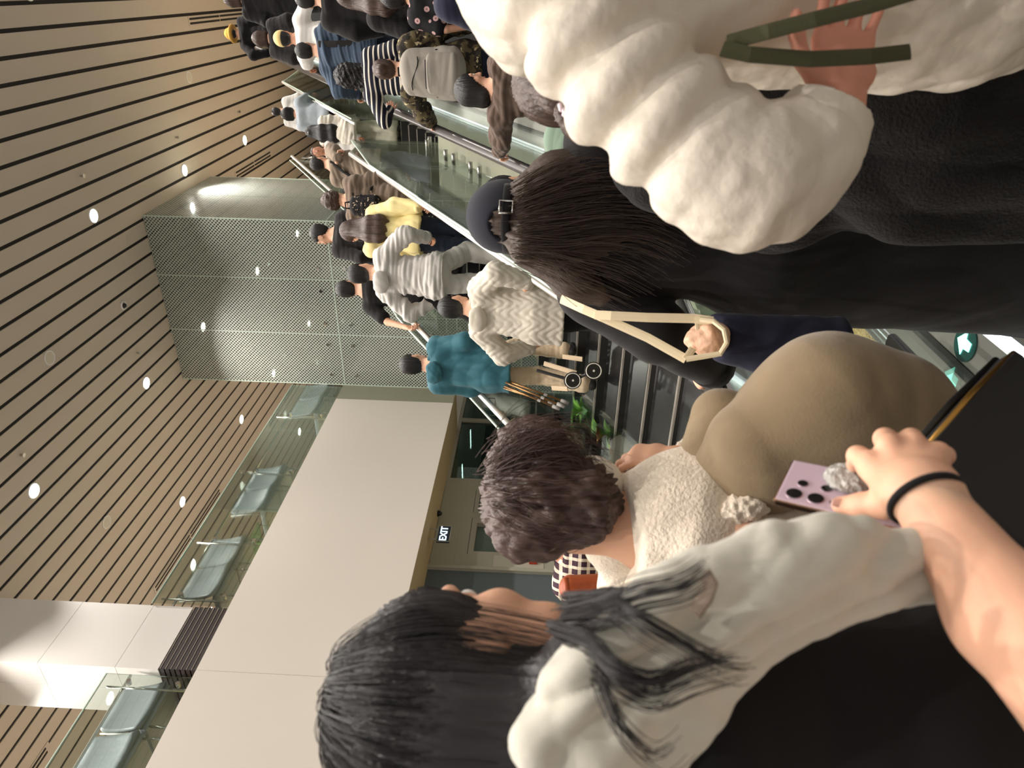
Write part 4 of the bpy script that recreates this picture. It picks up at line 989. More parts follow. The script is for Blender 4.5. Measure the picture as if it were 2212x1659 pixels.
fig('person with thin hair facing down the stairs in a pale shirt', V(-2.38, 11.3, 5.24), yaw=math.pi, hyaw=.3, t=k_white, tk=dict(e=.025), bt=k_char, face=True, sk=m_skin2, vox=.012, group=G1, seed=9, hm=m_hairbr, hv=.94)
rl_, bl_ = fig('person with long black hair and a pale hairclip in a cream cardigan and loose trousers', V(-2.1, 11.37, 5.31), hst='long', hl=.32, hv=1.1, t=k_cream, tk=dict(e=.035, hem=.78, loose=.05, name='cardigan', fold=.022), bt=k_olive, bk=dict(wide=.07, fold=.012), R=V(-1.9, 11.6, 4.4), vox=.011, group=G1, seed=10)
MB().tube([bl_.Hd(-.03, -.105, .06), bl_.Hd(.0, -.118, .05), bl_.Hd(.02, -.112, .045)], .012, 8).build('hairclip', m_trim, rl_, smooth=True)
rw_, bw_ = fig('person in a white T-shirt with dark shoulder strap, highest on the stairs', V(-2.2, 13.8, 6.71), yaw=.05, hst='short', hv=1.05, w=1.1, R=V(-1.9, 13.95, 5.95), t=k_white, tk=dict(e=.045, sleeve='long', hem=.84, loose=.04, name='shirt'), bt=k_black, bk=dict(wide=.05), vox=.012, group=G1, seed=11)
MB().tube([bw_.P(-.08, .0, 1.47), bw_.P(-.09, -.15, 1.38), bw_.P(-.05, -.17, 1.15), bw_.P(.1, -.17, .95)], .02, 8, flat=(.02, .006), side=bw_.R).build('strap', k_black, rw_)
dj = organic('denim_jacket', SDF().chain([V(-1.93, 13.9, 6.05), V(-1.88, 13.85, 5.85), V(-1.87, 13.85, 5.6)], [.06, .09, .08], .05), .012, k_denim, None, waves(3, .012, (20, 20, 12), 5))
tag(dj, 'blue denim jacket carried by the person in white highest on the stairs', 'jacket')
fig('person in a pale blue grey jacket on the upper flight, hand on the rail', V(-2.02, 12.45, 6.05), R=at(722, 196, X=YR)+V(-.03, 0, .04), hdR=V(.6, .4, -.1), hnR=dn, Rp=(1, -.6, 0), t=k_pblue, tk=dict(e=.04, name='jacket'), bt=k_black, vox=.012, group=G1, seed=12, hst='bob', hl=.05)
# ---- on the escalator
EX = -1.1
def on_rail(px, py): return at(px, py, X=EX)+V(.02, 0, .045)
fig('person in black under a mustard bucket hat, highest on the escalator', V(-.80, 12.3, 6.72), 'e', t=k_black, tk=dict(e=.04, name='coat', hem=.7), bt=k_black, vox=.012, group=G2, seed=20, L=V(-1.06, 12.2, 6.05))
_r, _b = [o for o in COL.objects if o.get('label', '').startswith('person in black under')][0], None
_bb, _hh = stand(V(-.80, 12.3, 6.72), 'e'); cap(Body(_bb, _hh, lean=.03), _r, k_must, .010, bucket=True, name='bucket_hat')
fig('person in a black coat and pale collar at the photo edge beyond the cap wearer', V(-.28, 11.1, 6.15), 'e', t=k_black, tk=dict(e=.045, name='coat', hem=.6), bt=k_black, vox=.012, group=G2, seed=21, hm=m_hairbr, hst='bob', hl=.1)
fig('person in black clothes between the bucket hat and the lemon cap', V(-.72, 10.3, 5.52), 'e', t=k_char, tk=dict(e=.04, name='coat', hem=.6), bt=k_black, vox=.012, group=G2, seed=22, hst='bob', hl=.08, hm=m_hairbr)
r3, b3 = fig('person in a white T-shirt and lemon yellow cap on the escalator', V(-.62, 8.91, 4.72), 'e', w=1.12, t=k_white, tk=dict(e=.03, sleeve='short', hem=.8, loose=.02), bt=k_black, sk=m_skin2, L=on_rail(683, 160), hdL=V(-.6, .4, -.1), hnL=dn, Lp=(-.8, -.8, -.3), R=V(-.2, 9.0, 4.05), Rp=(1, -.4, -.2), vox=.010, group=G2, seed=23, curl=(.9, .6))
cap(b3, r3, k_lem, .009)
MB().tube([b3.P(-.09, .02, 1.47), b3.P(-.10, -.13, 1.40), b3.P(-.06, -.15, 1.2)], .02, 8, flat=(.022, .006), side=b3.R).build('strap', k_black, r3)
r4, b4 = fig('person in a blue denim shirt with short black hair on the escalator', V(-.66, 7.93, 4.17), 'e', yaw=-.1, w=1.05, L=on_rail(780, 208), hdL=V(-.6, .4, -.1), hnL=dn, Lp=(-.8, -.8, -.3), t=k_denim, tk=dict(e=.03, hem=.76, loose=.02, fold=.022), bt=k_jeans, vox=.009, group=G2, seed=24)
MB().tube([b4.P(.07, .04, 1.47), b4.P(.09, -.125, 1.40), b4.P(.10, -.145, 1.2), b4.P(.11, -.13, 1.0)], .02, 8, flat=(.03, .006), side=b4.R).build('strap', k_char, r4)
fig('person in a black jacket beside the denim shirt, at the photo edge', V(-.18, 7.55, 3.98), 'e', w=1.1, t=k_black, tk=dict(e=.045, name='jacket', hem=.6), bt=k_black, vox=.010, group=G2, seed=25)
fig('person with curly black hair in a navy and white striped top', V(-.76, 6.78, 3.44), 'e', hst='curly', hl=.16, hv=1.12, L=at(852, 247, X=EX)+V(.03, 0, .05), Lp=(-.8, -.8, -.4), t=m_stripe, tk=dict(e=.022, fold=.006, hem=.8), bt=k_black, vox=.008, group=G2, seed=26)
fig('person with straight brown hair in black, behind the floral top', V(-.12, 6.5, 3.30), 'e', hst='long', hl=.2, hm=m_hairbr, t=k_black, tk=dict(e=.035), bt=k_black, vox=.009, group=G2, seed=27)
r6, b6 = fig('person in a camouflage jacket wearing a grey backpack', V(-.60, 5.79, 2.88), 'e', lean=.05, w=1.1, hst='bun', hm=m_hairbr, hv=.98, sk=m_skin, L=on_rail(948, 278), hdL=V(-.6, .4, -.1), hnL=dn, Lp=(-.9, -.7, -.3), R=V(-.22, 5.9, 1.95), Rp=(1, -.6, 0), t=m_camo, tk=dict(e=.035, hem=.74, loose=.02, fold=.02, name='jacket', wf=(24, 24, 24)), bt=k_jeans, bk=dict(wide=.03), vox=.008, group=G2, seed=28)
fig('person in a black top with pink flowers at the photo edge', V(-.10, 5.75, 2.78), 'e', hst='bob', hl=.06, t=m_floral, tk=dict(e=.03, loose=.02, sleeve='short'), bt=k_black, vox=.009, group=G2, seed=29)
fig('person in a dark navy top with bare forearm at the photo edge', V(.02, 5.05, 2.50), 'e', t=k_navy, tk=dict(e=.04, sleeve='short', hem=.7), bt=k_black, L=V(-.30, 5.25, 1.75), Lp=(-.6, -.8, -.4), vox=.008, group=G2, seed=30, hst='short')
r8, b8 = fig('person in a brown ribbed jacket with black bobbed hair, face turned right', V(-.57, 4.55, 2.10), 'e', yaw=-.15, hyaw=-1.15, hpitch=-.25, lean=.06, hst='bob', hl=.10, hv=.98, face=True, L=on_rail(1092, 352), hdL=V(-.6, .4, -.1), hnL=dn, Lp=(-.9, -.9, -.4), t=k_brown, tk=dict(e=.032, hem=.72, loose=.02, fold=.016, name='jacket', wf=(20, 20, 50)), bt=k_black, vox=.0065, group=G2, seed=31)
r9, b9 = fig('person in a sage green sweatshirt with an orange collar, half hidden by the navy cap', at(1046, 428, D=3.0), 'f', yaw=-.1, hst='short', t=k_sage, tk=dict(e=.035, loose=.03, fold=.014, name='sweatshirt', wf=(16, 16, 20)), bt=k_black, w=1.4, vox=.0065, group=G2, seed=32)
T = SDF(); T.el(b9.P(.09, -.05, 1.44), (.085, .075, .05), None, .02); organic('collar', T, .006, k_orange, r9)
# ---- things carried
def backpack(b, name, label, m, z0, z1, w, d, dy=-.15, extra=None):
    c = b.P(0, dy-d*.5, (z0+z1)/2); k = b.k; r = empty(name, b.P(0, dy-d*.5, z0), label, 'backpack')
    S = SDF(); S.fc(b.P(0, dy-d*.45, z0+.07), b.P(0, dy-d*.40, z1-.08), b.R, w, d, w*.86, d*.8, .04)
    organic('body', S, .007, m, r, waves(4, .006, (20, 20, 20), 5))
    S = SDF(); S.fc(b.P(0, dy-d*1.15, z0+.06), b.P(0, dy-d*1.15, z0+(z1-z0)*.5), b.R, w*.78, d*.45, w*.74, d*.4, .03); organic('front_pocket', S, .007, m, r, waves(5, .004, (20, 20, 20), 5))
    for g in (-1, 1):
        MB().tube([b.P(g*.09, dy+.02, z1-.05), b.P(g*.10, .02, 1.475), b.P(g*.115, .15, 1.33), b.P(g*.16, .14, 1.1), b.P(g*.15, dy+.03, z0+.12)], .02, 8, flat=(.028, .007), side=b.R).build('shoulder_strap', m, r, smooth=True)
    MB().tube([b.P(-.035, dy-.02, z1-.02), b.P(-.03, dy-.03, z1+.03), b.P(.03, dy-.03, z1+.03), b.P(.035, dy-.02, z1-.02)], .009, 8).build('grab_handle', k_black, r, smooth=True)
    MB().tube([b.P(x, dy-d*(1.08+.30*(1-(x/w)**2)), z1-.13-.03*math.sin(x*16)) for x in np.linspace(-w*.7, w*.7, 9)], .004, 6).build('zip', k_black, r, smooth=True)
    MB().tube([b.P(x, dy-d*(1.42+.32*(1-(x/w)**2)), z0+(z1-z0)*.56) for x in np.linspace(-w*.6, w*.6, 7)], .004, 6).build('zip', k_black, r, smooth=True)
    for g in (-1, 1): MB().tube([b.P(g*w*.98, dy-.02, z0+.22), b.P(g*w*.98, dy-d*.9, z0+.2)], .01, 8, flat=(.012, .004), side=b.U).build('side_strap', k_black, r)
    return r
backpack(b6, 'backpack', 'grey canvas backpack on the camouflage jacket', cloth('grey canvas', (150, 144, 134), .06), .90, 1.42, .19, .10)
backpack(bc_, 'backpack', 'black printed backpack on the curly haired person in taupe', m_print, 1.02, 1.38, .13, .08)
bg_ = empty('shoulder_bag', V(-2.66, 7.06, 2.35), 'black bag held at the side of the yellow sweater', 'bag')
organic('body', SDF().fc(V(-2.66, 7.06, 2.43), V(-2.66, 7.06, 2.62), (.6, .8, 0), .15, .05, .14, .035, .02), .009, k_black, bg_, waves(2, .006, (20, 20, 20), 5))
MB().tube([V(-2.70, 7.0, 2.64), V(-2.62, 7.12, 2.76), V(-2.60, 7.14, 2.64)], .008, 8).build('handle', k_black, bg_, smooth=True)
m_bronze = mat('bronze tube', srgb(150, 112, 72), .3, metal=.8); m_tip = mat('grey rubber tip', srgb(150, 146, 142), .6)
cr = empty('folding_stool', at(1212, 880, D=5.75), 'folded bronze legs with grey tips hanging beside the teal jacket', 'folding stool')
for i, (a, b_) in enumerate((((1092, 826), (1206, 873)), ((1090, 834), (1196, 878)), ((1094, 822), (1214, 866)), ((1088, 838), (1186, 870)))):
    p, q = at(*a, D=5.95+.02*i), at(*b_, D=5.8+.03*i); l = MB().tube([p, q], .009, 8).build('leg', m_bronze, cr, smooth=True)
    MB().tube([q+(p-q)*.02, q+(q-p)*.12], .017, 10).build('rubber_tip', m_tip, l, smooth=True); MB().tube([p+(q-p)*.68, p+(q-p)*.74], .013, 8).build('joint', m_tip, l)
tc_ = empty('folding_trolley', at(1262, 815, D=5.0), 'folded black luggage trolley with two wheels below the quilted coat', 'trolley')
m_wh = mat('pale wheel rim', srgb(212, 208, 198), .4)
for px, py, D in ((1237, 822, 5.0), (1282, 801, 4.9)):
    c = at(px, py, D=D); ax = nrm(CAM-c+V(0, 0, -.5)); w_ = MB().disc(c-ax*.02, ax, .062, .04, 28).build('wheel', m_black, tc_)
    MB().ring(c+ax*.022, ax, .052, .004, 28, 6).build('rim', m_wh, w_, smooth=True); MB().disc(c+ax*.02, ax, .008, .006, 10).build('hub', m_wh, w_)
for a, b_ in (((1175, 785), (1245, 806)), ((1215, 770), (1258, 776)), ((1192, 838), (1226, 840))):
    MB().tube([at(*a, D=5.05), at(*b_, D=5.0)], .014, 8, flat=(.018, .006), side=(1, 0, 0)).build('slat', k_beige, tc_)
MB().tube([at(1160, 800, D=5.1), at(1237, 822, D=5.03), at(1282, 801, D=4.95)], .012, 8).build('frame', m_black, tc_)
# ------------------------------------------------------------------ the people nearest the camera
def px(x, y, D): return at(x, y, D=D)
def strand_mesh(name, guides, n, r, m, parent, jit=.01, seed=0, sides=3, sub=4, tmin=.75, wild=.006):
    """loose hair: thin tubes strung between neighbouring guide curves"""
    rnd = np.random.RandomState(seed); b = MB(); G = [np.array(g, float) for g in guides]; n_ = min(len(g) for g in G)
    for _ in range(n):
        f = rnd.uniform(0, len(G)-1.001); i = int(f); w = f-i
        c = G[i][:n_]*(1-w)+G[i+1][:n_]*w; c = c+rnd.normal(0, jit, 3)+np.cumsum(rnd.normal(0, wild, (n_, 3)), 0)
        t = np.linspace(0, (n_-1)*rnd.uniform(tmin, 1), n_*sub); q = []
        for v in t:                                                         # Catmull-Rom
            k = min(int(v), n_-2); s = v-k; p0, p1, p2, p3 = c[max(k-1, 0)], c[k], c[k+1], c[min(k+2, n_-1)]
            q.append(.5*((2*p1)+(-p0+p2)*s+(2*p0-5*p1+4*p2-p3)*s*s+(-p0+3*p1-3*p2+p3)*s**3))
        b.tube(q, [r*(1-.7*j/len(q)) for j in range(len(q))], sides, caps=False)
    o = b.build(name, m, parent, smooth=True); o['kind'] = 'stuff'; return o
# ---- person in the navy cap
P = px(1030, 466, 1.95); h = P[2]; base = V(P[0], P[1], 0)
r = person(base, 'person in a navy cap with long dark brown hair and black coat', h)
b = Body(base, h, yaw=.12, lean=.0, w=1.12)
hw = px(1512, 812, 1.0); hw = at(1512, 812, X=-1.1)+V(.01, -.01, .03)
b.arm(0, hw-V(-.02, .05, -.02), (-.25, -.9, -.6), hdir=V(-.25, .5, -.75), hn=V(.2, -.3, -.9)); b.el[0] = px(1425, 722, 1.93); b.wr[0] = px(1538, 792, 2.12); b.hd[0] = (nrm(px(1502, 818, 2.2)-px(1538, 792, 2.12)), nrm(V(.2, .2, -.9))); b.arm(1, b.P(.30, .12, .9))
skin_body(b, r, m_skin, .006, curl=(1.0, .6), face=True, side=[b.R, -b.R])
top(b, r, k_black, .0065, e=.042, hem=.16, loose=.05, fold=.008, name='coat', wf=(12, 12, 8), seed=41)
trousers(b, r, k_black, .01); shoes(b, r, m_sole, .008)
# hair: mass under the cap, wide locks over the back
S = SDF(); H = b.Hd; ax = (b.hR, b.hF, b.hU)
S.el(H(0, -.02, .034), (.088, .108, .092), ax, .01); S.el(H(0, .10, -.06), (.064, .075, .13), ax, .015, -1)
D = 1.86
for pts, rs in (([(1160, 445), (1210, 430), (1290, 405), (1390, 395), (1450, 420)], [.04, .06, .065, .055, .02]), ([(1160, 505), (1210, 510), (1300, 500), (1390, 490), (1440, 510)], [.04, .06, .065, .055, .02]),
                ([(1150, 405), (1200, 380), (1290, 360), (1370, 350)], [.04, .05, .05, .02]), ([(1140, 540), (1200, 565), (1240, 610), (1300, 640)], [.045, .045, .04, .025])):
    S.chain([px(x, y, D) for x, y in pts], rs, .05)
m_hl = mat('long dark brown hair', srgb(74, 60, 51), .6, var=.25, vscale=(90, 90, 6), bump=.3, bscale=(150, 150, 8), bdist=.006)
ho = organic('hair', S, .0055, m_hl, r, strands(H(0, 0, .1), .006, 70, 5, 5))
g = [[px(x, y, D-.085) for x, y in q] for q in ([(1128, 405), (1180, 375), (1240, 350), (1310, 345), (1400, 365)], [(1126, 440), (1200, 412), (1280, 395), (1370, 395), (1460, 430)], [(1126, 480), (1210, 465), (1300, 450), (1400, 455), (1470, 480)], [(1128, 520), (1210, 520), (1300, 510), (1400, 515), (1490, 560)], [(1120, 560), (1180, 580), (1220, 620), (1270, 655), (1340, 690)])]
strand_mesh('hair_strands', g, 420, .0011, m_hl, ho, .012, 3)
k_cap = cloth('navy wool cap', (38, 39, 48), .06)
S = SDF(); S.el(H(0, -.012, .042), (.100, .120, .104), ax, .01); S.cut(H(0, 0, .020), -b.hU); S.el(H(0, -.155, .030), (.050, .075, .048), ax, .008, -1)
co = organic('cap', S, .004, k_cap, r); T = SDF(); T.el(H(0, .125, .028), (.078, .08, .008), ax, .005); organic('cap_brim', T, .005, k_cap, co)
arc = [H(.098*math.sin(t), -.012-.119*math.cos(t), .030-.002*abs(t)) for t in np.linspace(-1.2, 1.2, 17)]
MB().tube(arc, .01, 8, flat=(.012, .003), side=b.hU).build('strap', k_black, co, smooth=True)
bk = [H(.098*math.sin(t), -.017-.121*math.cos(t), .030+dz) for t, dz in ((.30, -.017), (.30, .017), (.62, .017), (.62, -.017), (.30, -.017))]
MB().tube(bk, .003, 8).build('buckle', m_polish, co, smooth=True)
mo = mask(b, r, k_orange, .006)
MB().tube([px(1108, 548, 1.93), px(1120, 560, 1.88), px(1128, 556, 1.86)], .007, 8).build('ear_loop', k_orange, mo, smooth=True)
# tote bag on its cream strap
m_strap = cloth('cream webbing', (232, 216, 182)); tb_ = empty('tote_bag', px(1760, 775, 1.72), 'small navy tote bag with cream handles behind the navy cap wearer', 'bag')
S = SDF(); S.fc(px(1530, 725, 1.72), px(1800, 770, 1.72), px(1600, 800, 1.72)-px(1600, 700, 1.72), .055, .04, .10, .05, .03); S.el(px(1528, 728, 1.70), (.055, .055, .05), None, .02, -1)
organic('body', S, .005, k_navy, tb_, waves(6, .006, (20, 20, 20), 5))
MB().tube([px(1212, 646, 1.80), px(1260, 668, 1.74), px(1300, 685, 1.715), px(1400, 730, 1.69), px(1482, 776, 1.67)], .02, 8, flat=(.011, .002), side=CR).build('handle', m_strap, tb_)
MB().tube([px(1285, 680, 1.72), px(1320, 682, 1.70), px(1400, 686, 1.68), px(1500, 688, 1.66), px(1540, 694, 1.65)], .02, 8, flat=(.011, .002), side=CR).build('handle', m_strap, tb_)
MB().tube([px(1482, 776, 1.64), px(1520, 770, 1.63), px(1556, 764, 1.62), px(1570, 740, 1.615), px(1564, 712, 1.615), px(1542, 694, 1.625), px(1512, 690, 1.64)], .0065, 8).build('binding', m_strap, tb_)
for a, q in (((1482, 776), (1497, 752)), ((1508, 690), (1512, 714))): MB().tube([px(*a, 1.66), px(*q, 1.66)], .02, 8, flat=(.009, .002), side=CR).build('tab', m_strap, tb_)
bd = organic('bundle', SDF().chain([px(1498, 732, 1.68), px(1524, 733, 1.68), px(1542, 732, 1.69)], [.018, .036, .038], .03), .004, mat('peach crumpled cloth', srgb(234, 190, 160), .6, bump=.5, bscale=(40, 40, 40), bdist=.01), None, waves(8, .005, (50, 50, 50), 6))
tag(bd, 'peach coloured wrapped bundle sticking out of the navy tote bag', 'bundle')
# ---- person in the cream puffer jacket
P = px(880, -250, .98); h = min(1.80, P[2]); base = V(P[0], P[1], 0)
r = person(base, 'person in a thick cream puffer jacket, one hand held behind the back', h)
b = Body(base, h, yaw=0, w=1.05)
b.sh[0] = px(1260, 20, .95); b.el[0] = px(1625, 385, .90); b.wr[0] = px(1815, 228, .90)
b.hd[0] = (nrm(px(1822, 70, .91)-px(1815, 228, .90)), nrm(-_f+CR*.2)); b.arm(1, b.P(.32, .1, .95))
skin_body(b, r, mat('pinkish warm skin', srgb(216, 150, 126), .55, var=.05, vscale=(14, 14, 14), sss=.25), .006, curl=(.35, .6), side=[CU, -b.R], face=True)
hair(b, r, 'short', m_hair, .006, 9)
m_puff = mat('cream puffer nylon', srgb(216, 206, 191), .55, var=.02, vscale=(5, 5, 5), bump=.35, bscale=(26, 26, 26), bdist=.012, spec=.3)
S = SDF(); up = [(1240, -40), (1285, 85), (1355, 185), (1440, 268), (1520, 335), (1595, 385), (1640, 400)]
for i, (x, y) in enumerate(up):
    c = px(x, y, .93-.005*i); d = nrm(px(*up[min(i+1, 6)], .93)-px(*up[max(i-1, 0)], .93)); s = nrm(np.cross(d, _f)); S.el(c, (.052, .101-.002*i, .092), (d, s, np.cross(d, s)), .011)
fo = [(1650, 392), (1690, 365), (1722, 338), (1745, 318), (1755, 308)]
for i, (x, y) in enumerate(fo):
    c = px(x, y, .895); d = nrm(px(*fo[min(i+1, 4)], .9)-px(*fo[max(i-1, 0)], .9)); s = nrm(np.cross(d, _f)); S.el(c, (.048, .084-.005*i, .072-.004*i), (d, s, np.cross(d, s)), .011)
S.rc(px(1560, 380, .9), px(1640, 385, .9), .078, .075, .02); S.chain([px(x, y, .93) for x, y in up], [.075]*7, .01); S.chain([px(x, y, .895) for x, y in fo], [.058, .054, .05, .046, .044], .01)
S.chain([px(1240, -70, .95), px(1420, 10, .95), px(1560, 20, .96)], [.10, .075, .06], .03)
for i in range(8):
    S.el(px(1130+150*i, -300+5*i, .985), (.275-.015*(i < 2), .17, .075), (b.R, b.F, b.U), .05)
S.fc(px(1150, -300, .985), px(2250, -280, .985), b.R, .262, .15, .268, .16, .03)
pj = organic('jacket', S, .0052, m_puff, r, (lambda A, B: (lambda Q: A(Q)+B(Q)))(waves(12, .006, (26, 26, 26), 7), waves(13, .0016, (60, 60, 60), 9)), smooth=1)
wd = nrm(px(1800, 225, .893)-px(1755, 310, .893))
organic('cuff', SDF().fc(px(1762, 290, .893), px(1792, 240, .893), np.cross(wd, _f), .066, .055, .056, .046, .01).cut(px(1796, 232, .893), wd), .004, m_puff, pj, waves(4, .002, (40, 40, 40), 4))
m_oliv = cloth('olive webbing', (70, 70, 48))
MB().tube([px(1560, 105, .84), px(1620, 118, .83), px(1750, 128, .83), px(1880, 122, .835), px(1965, 112, .85)], .02, 8, flat=(.0092, .002), side=CR).build('strap', m_oliv, r)
MB().tube([px(1570, 92, .85), px(1660, 68, .82), px(1760, 42, .81), px(1880, 12, .81), px(2000, -25, .81)], .02, 8, flat=(.0092, .002), side=CR).build('strap', m_oliv, r)
trousers(b, r, k_black, .01, e=.0); shoes(b, r, m_sole, .008)
# ---- person in the black plush coat beyond the puffer sleeve
P = px(1122, 178, 1.40); h = P[2]; base = V(P[0], P[1], 0)
r = person(base, 'person in a long black plush coat with ponytail, mostly behind the cream sleeve', h)
b = Body(base, h, w=.70); b.arm(0, b.P(-.22, .12, .9)); b.arm(1, b.P(.3, .1, .9))
skin_body(b, r, m_skin, .007, face=True); ho = hair(b, r, 'bun', m_hairbr, .006, 14)
organic('ponytail', SDF().chain([px(1222, 246, 1.27), px(1255, 258, 1.27), px(1320, 262, 1.27)], [.02, .034, .012], .02), .005, m_hairbr, ho, strands(px(1222, 246, 1.27), .003, 40, 2))
q = MB(); rnd = random.Random(4)
for i in range(14):
    t = i/13; c = px(1208+t*28, 226+26*t+5*math.sin(3.1*t), 1.235); q.ball(c+V(rnd.uniform(-.003, .003), 0, rnd.uniform(-.003, .003)), .0055, 8, 6)
q.build('beaded_hair_tie', mat('pearly bead', srgb(226, 206, 214), .2), ho, smooth=True)
m_plush = mat('black plush fabric', srgb(27, 25, 25), .95, var=.3, vscale=(14, 14, 14), sheen=.06, bump=.8, bscale=(160, 160, 160), bdist=.006, spec=.15)
top(b, r, m_plush, .007, e=.075, hem=.12, loose=.09, fold=.022, name='coat', wf=(16, 16, 5), seed=44)
trousers(b, r, k_black, .012); shoes(b, r, m_sole, .008)
# ---- person in the fleece lined suede coat
P = px(1082, 1035, 1.42); h = P[2]; base = V(P[0], P[1], 0)-V(CR[0], CR[1], 0)*.175
r = person(base, 'person with wavy brown hair in a cream fleece and olive suede coat', h)
b = Body(base, h, yaw=-.05, hyaw=-.8, hpitch=-.45, w=.9, tilt=.27)
b.sh[1] = px(1395, 1150, 1.40); b.arm(1, px(1462, 990, 1.34), (.8, -.5, -.6), hdir=px(1376, 982, 1.37)-px(1462, 990, 1.34), hn=nrm(-CR*.5+_f*.3+CU*.1)); b.arm(0, b.P(-.26, .1, .9))
skin_body(b, r, m_skin, .006, curl=(.6, .7), side=[-b.R, -_f], face=True, tcurl=.6)
m_hw = mat('wavy brown hair', srgb(82, 62, 56), .45, var=.35, vscale=(60, 60, 12), bump=.7, bscale=(110, 110, 14), bdist=.006)
S = SDF(); H = b.Hd; ax = (b.hR, b.hF, b.hU)
S.el(H(0, -.02, .032), (.094, .112, .098), ax, .01); S.chain([px(1135, 1020, 1.36), px(1190, 1020, 1.36), px(1255, 1035, 1.35)], [.07, .078, .045], .05); S.chain([px(1150, 1080, 1.37), px(1230, 1095, 1.37), px(1285, 1090, 1.36)], [.06, .065, .04], .04)
S.chain([px(1205, 1035, 1.31), px(1275, 1050, 1.28)], [.065, .040], .04).chain([px(1205, 1110, 1.31), px(1270, 1125, 1.28)], [.06, .040], .04).chain([px(1225, 1080, 1.30), px(1290, 1088, 1.27)], [.06, .036], .04); S.el(px(1200, 1115, 1.36), (.045, .045, .045), None, .03); S.el(px(1150, 965, 1.38), (.055, .06, .06), None, .04)
S.el(H(0, .11, -.05), (.066, .085, .12), ax, .015, -1)
fa_, fb_ = waves(31, .011, (70, 70, 70), 8), strands(H(0, 0, .1), .005, 60, 3, 9)
ho = organic('hair', S, .0048, m_hw, r, lambda Q: fa_(Q)+fb_(Q))
g = [[px(x, y, d_) for (x, y), d_ in zip(q_, (1.29, 1.265, 1.265, 1.285, 1.32))] for q_ in ([(1082, 985), (1120, 935), (1180, 925), (1235, 950), (1265, 995)], [(1080, 1010), (1150, 970), (1220, 960), (1255, 985), (1285, 1010)], [(1082, 1040), (1150, 1030), (1220, 1030), (1255, 1040), (1285, 1060)], [(1090, 1070), (1150, 1090), (1210, 1100), (1255, 1090), (1282, 1085)], [(1110, 1100), (1150, 1135), (1200, 1150), (1240, 1140), (1265, 1110)])]
strand_mesh('hair_strands', g, 500, .0009, m_hw, ho, .016, 5, wild=.009)
mask(b, r, k_cream, .006)
m_fleece = mat('cream fleece', srgb(240, 226, 206), .95, bump=.7, bscale=(140, 140, 140), bdist=.006, sheen=.3, spec=.1, var=.03, vscale=(9, 9, 9))
m_suede = mat('olive suede', srgb(142, 124, 98), .9, var=.12, vscale=(9, 9, 9), bump=.15, bscale=(200, 200, 200), sheen=.25, spec=.1)
organic('collar', SDF().chain([px(1345, 1050, 1.38), px(1320, 1090, 1.36), px(1325, 1160, 1.36), px(1350, 1220, 1.36)], [.032, .05, .055, .05], .04), .006, m_fleece, r, waves(3, .006, (40, 40, 40), 6))
co = top(b, r, m_fleece, .006, e=.056, hem=.95, loose=.02, fold=.012, name='coat', wf=(18, 18, 12), seed=46, sleeves=(1, 0))
S = SDF().chain([px(1630, 975, 1.25), px(1790, 885, 1.25), px(1900, 900, 1.25)], [.095, .132, .125], .04).rc(px(1560, 1045, 1.27), px(1640, 1020, 1.25), .055, .075, .04); S.cut(px(2050, 880, 1.25), nrm(px(2050, 880, 1.25)-px(1900, 860, 1.25)), .02)
organic('coat_skirt', S, .0065, m_suede, co, waves(21, .010, (14, 14, 10), 6))
S = SDF().chain([px(1490, 1090, 1.36), px(1550, 960, 1.30), px(1560, 900, 1.30)], [.05, .05, .048], .03).chain([px(1560, 910, 1.32), px(1530, 985, 1.36), px(1505, 1008, 1.37)], [.05, .048, .038], .03)
organic('coat_sleeve', S, .0055, m_suede, co, waves(22, .005, (30, 30, 30), 6))
fz = waves(23, .010, (160, 160, 160), 10)
organic('fleece_cuff', SDF().chain([px(1480, 972, 1.35), px(1488, 990, 1.35), px(1484, 1010, 1.35)], [.020, .026, .018], .01), .004, m_fleece, co, fz)
organic('fleece_trim', SDF().chain([px(1572, 1112, 1.20), px(1610, 1098, 1.20), px(1640, 1092, 1.20)], [.022, .026, .020], .01), .004, m_fleece, co, fz)
trousers(b, r, k_char, .01); shoes(b, r, m_sole, .008)
# ---- person in the checked shirt
P = px(1094, 1172, 3.3); h = P[2]; base = V(P[0], P[1], 0)
r = person(base, 'person in a plum and cream checked shirt turned left, behind the wavy brown hair', h)
b = Body(base, h, yaw=.75, hyaw=.35, w=1.0)
skin_body(b, r, m_skin2, .007, face=True); hair(b, r, 'short', m_hairbr, .006, 18, vol=1.02)
top(b, r, m_plaid, .0065, e=.04, hem=.76, loose=.02, name='shirt', fold=.008)
T = SDF(); T.el(b.P(-.02, .02, 1.43), (.085, .09, .035), None, .02); T.el(b.P(-.02, .02, 1.47), (.06, .065, .05), None, .01, -1); organic('hood', T, .006, k_cream, r, waves(5, .004, (30, 30, 30), 5))
mask(b, r, k_black, .007); trousers(b, r, k_char, .011); shoes(b, r, m_sole, .008)
ob = empty('shoulder_bag', px(1290, 1285, 1.85), 'orange leather bag with a silver stud between the checked shirt and black hair', 'bag')
m_or = mat('orange leather', srgb(158, 72, 30), .45, var=.1, vscale=(9, 9, 9))
organic('body', SDF().fc(px(1235, 1270, 1.88), px(1350, 1300, 1.86), CR, .035, .04, .08, .05, .03), .006, m_or, ob); MB().ball(px(1282, 1294, 1.79), .008, 10, 8).build('stud', m_polish, ob, smooth=True)
MB().tube([px(1222, 1250, 1.84), px(1225, 1275, 1.82), px(1235, 1300, 1.82)], .009, 8).build('rim', m_or, ob, smooth=True)
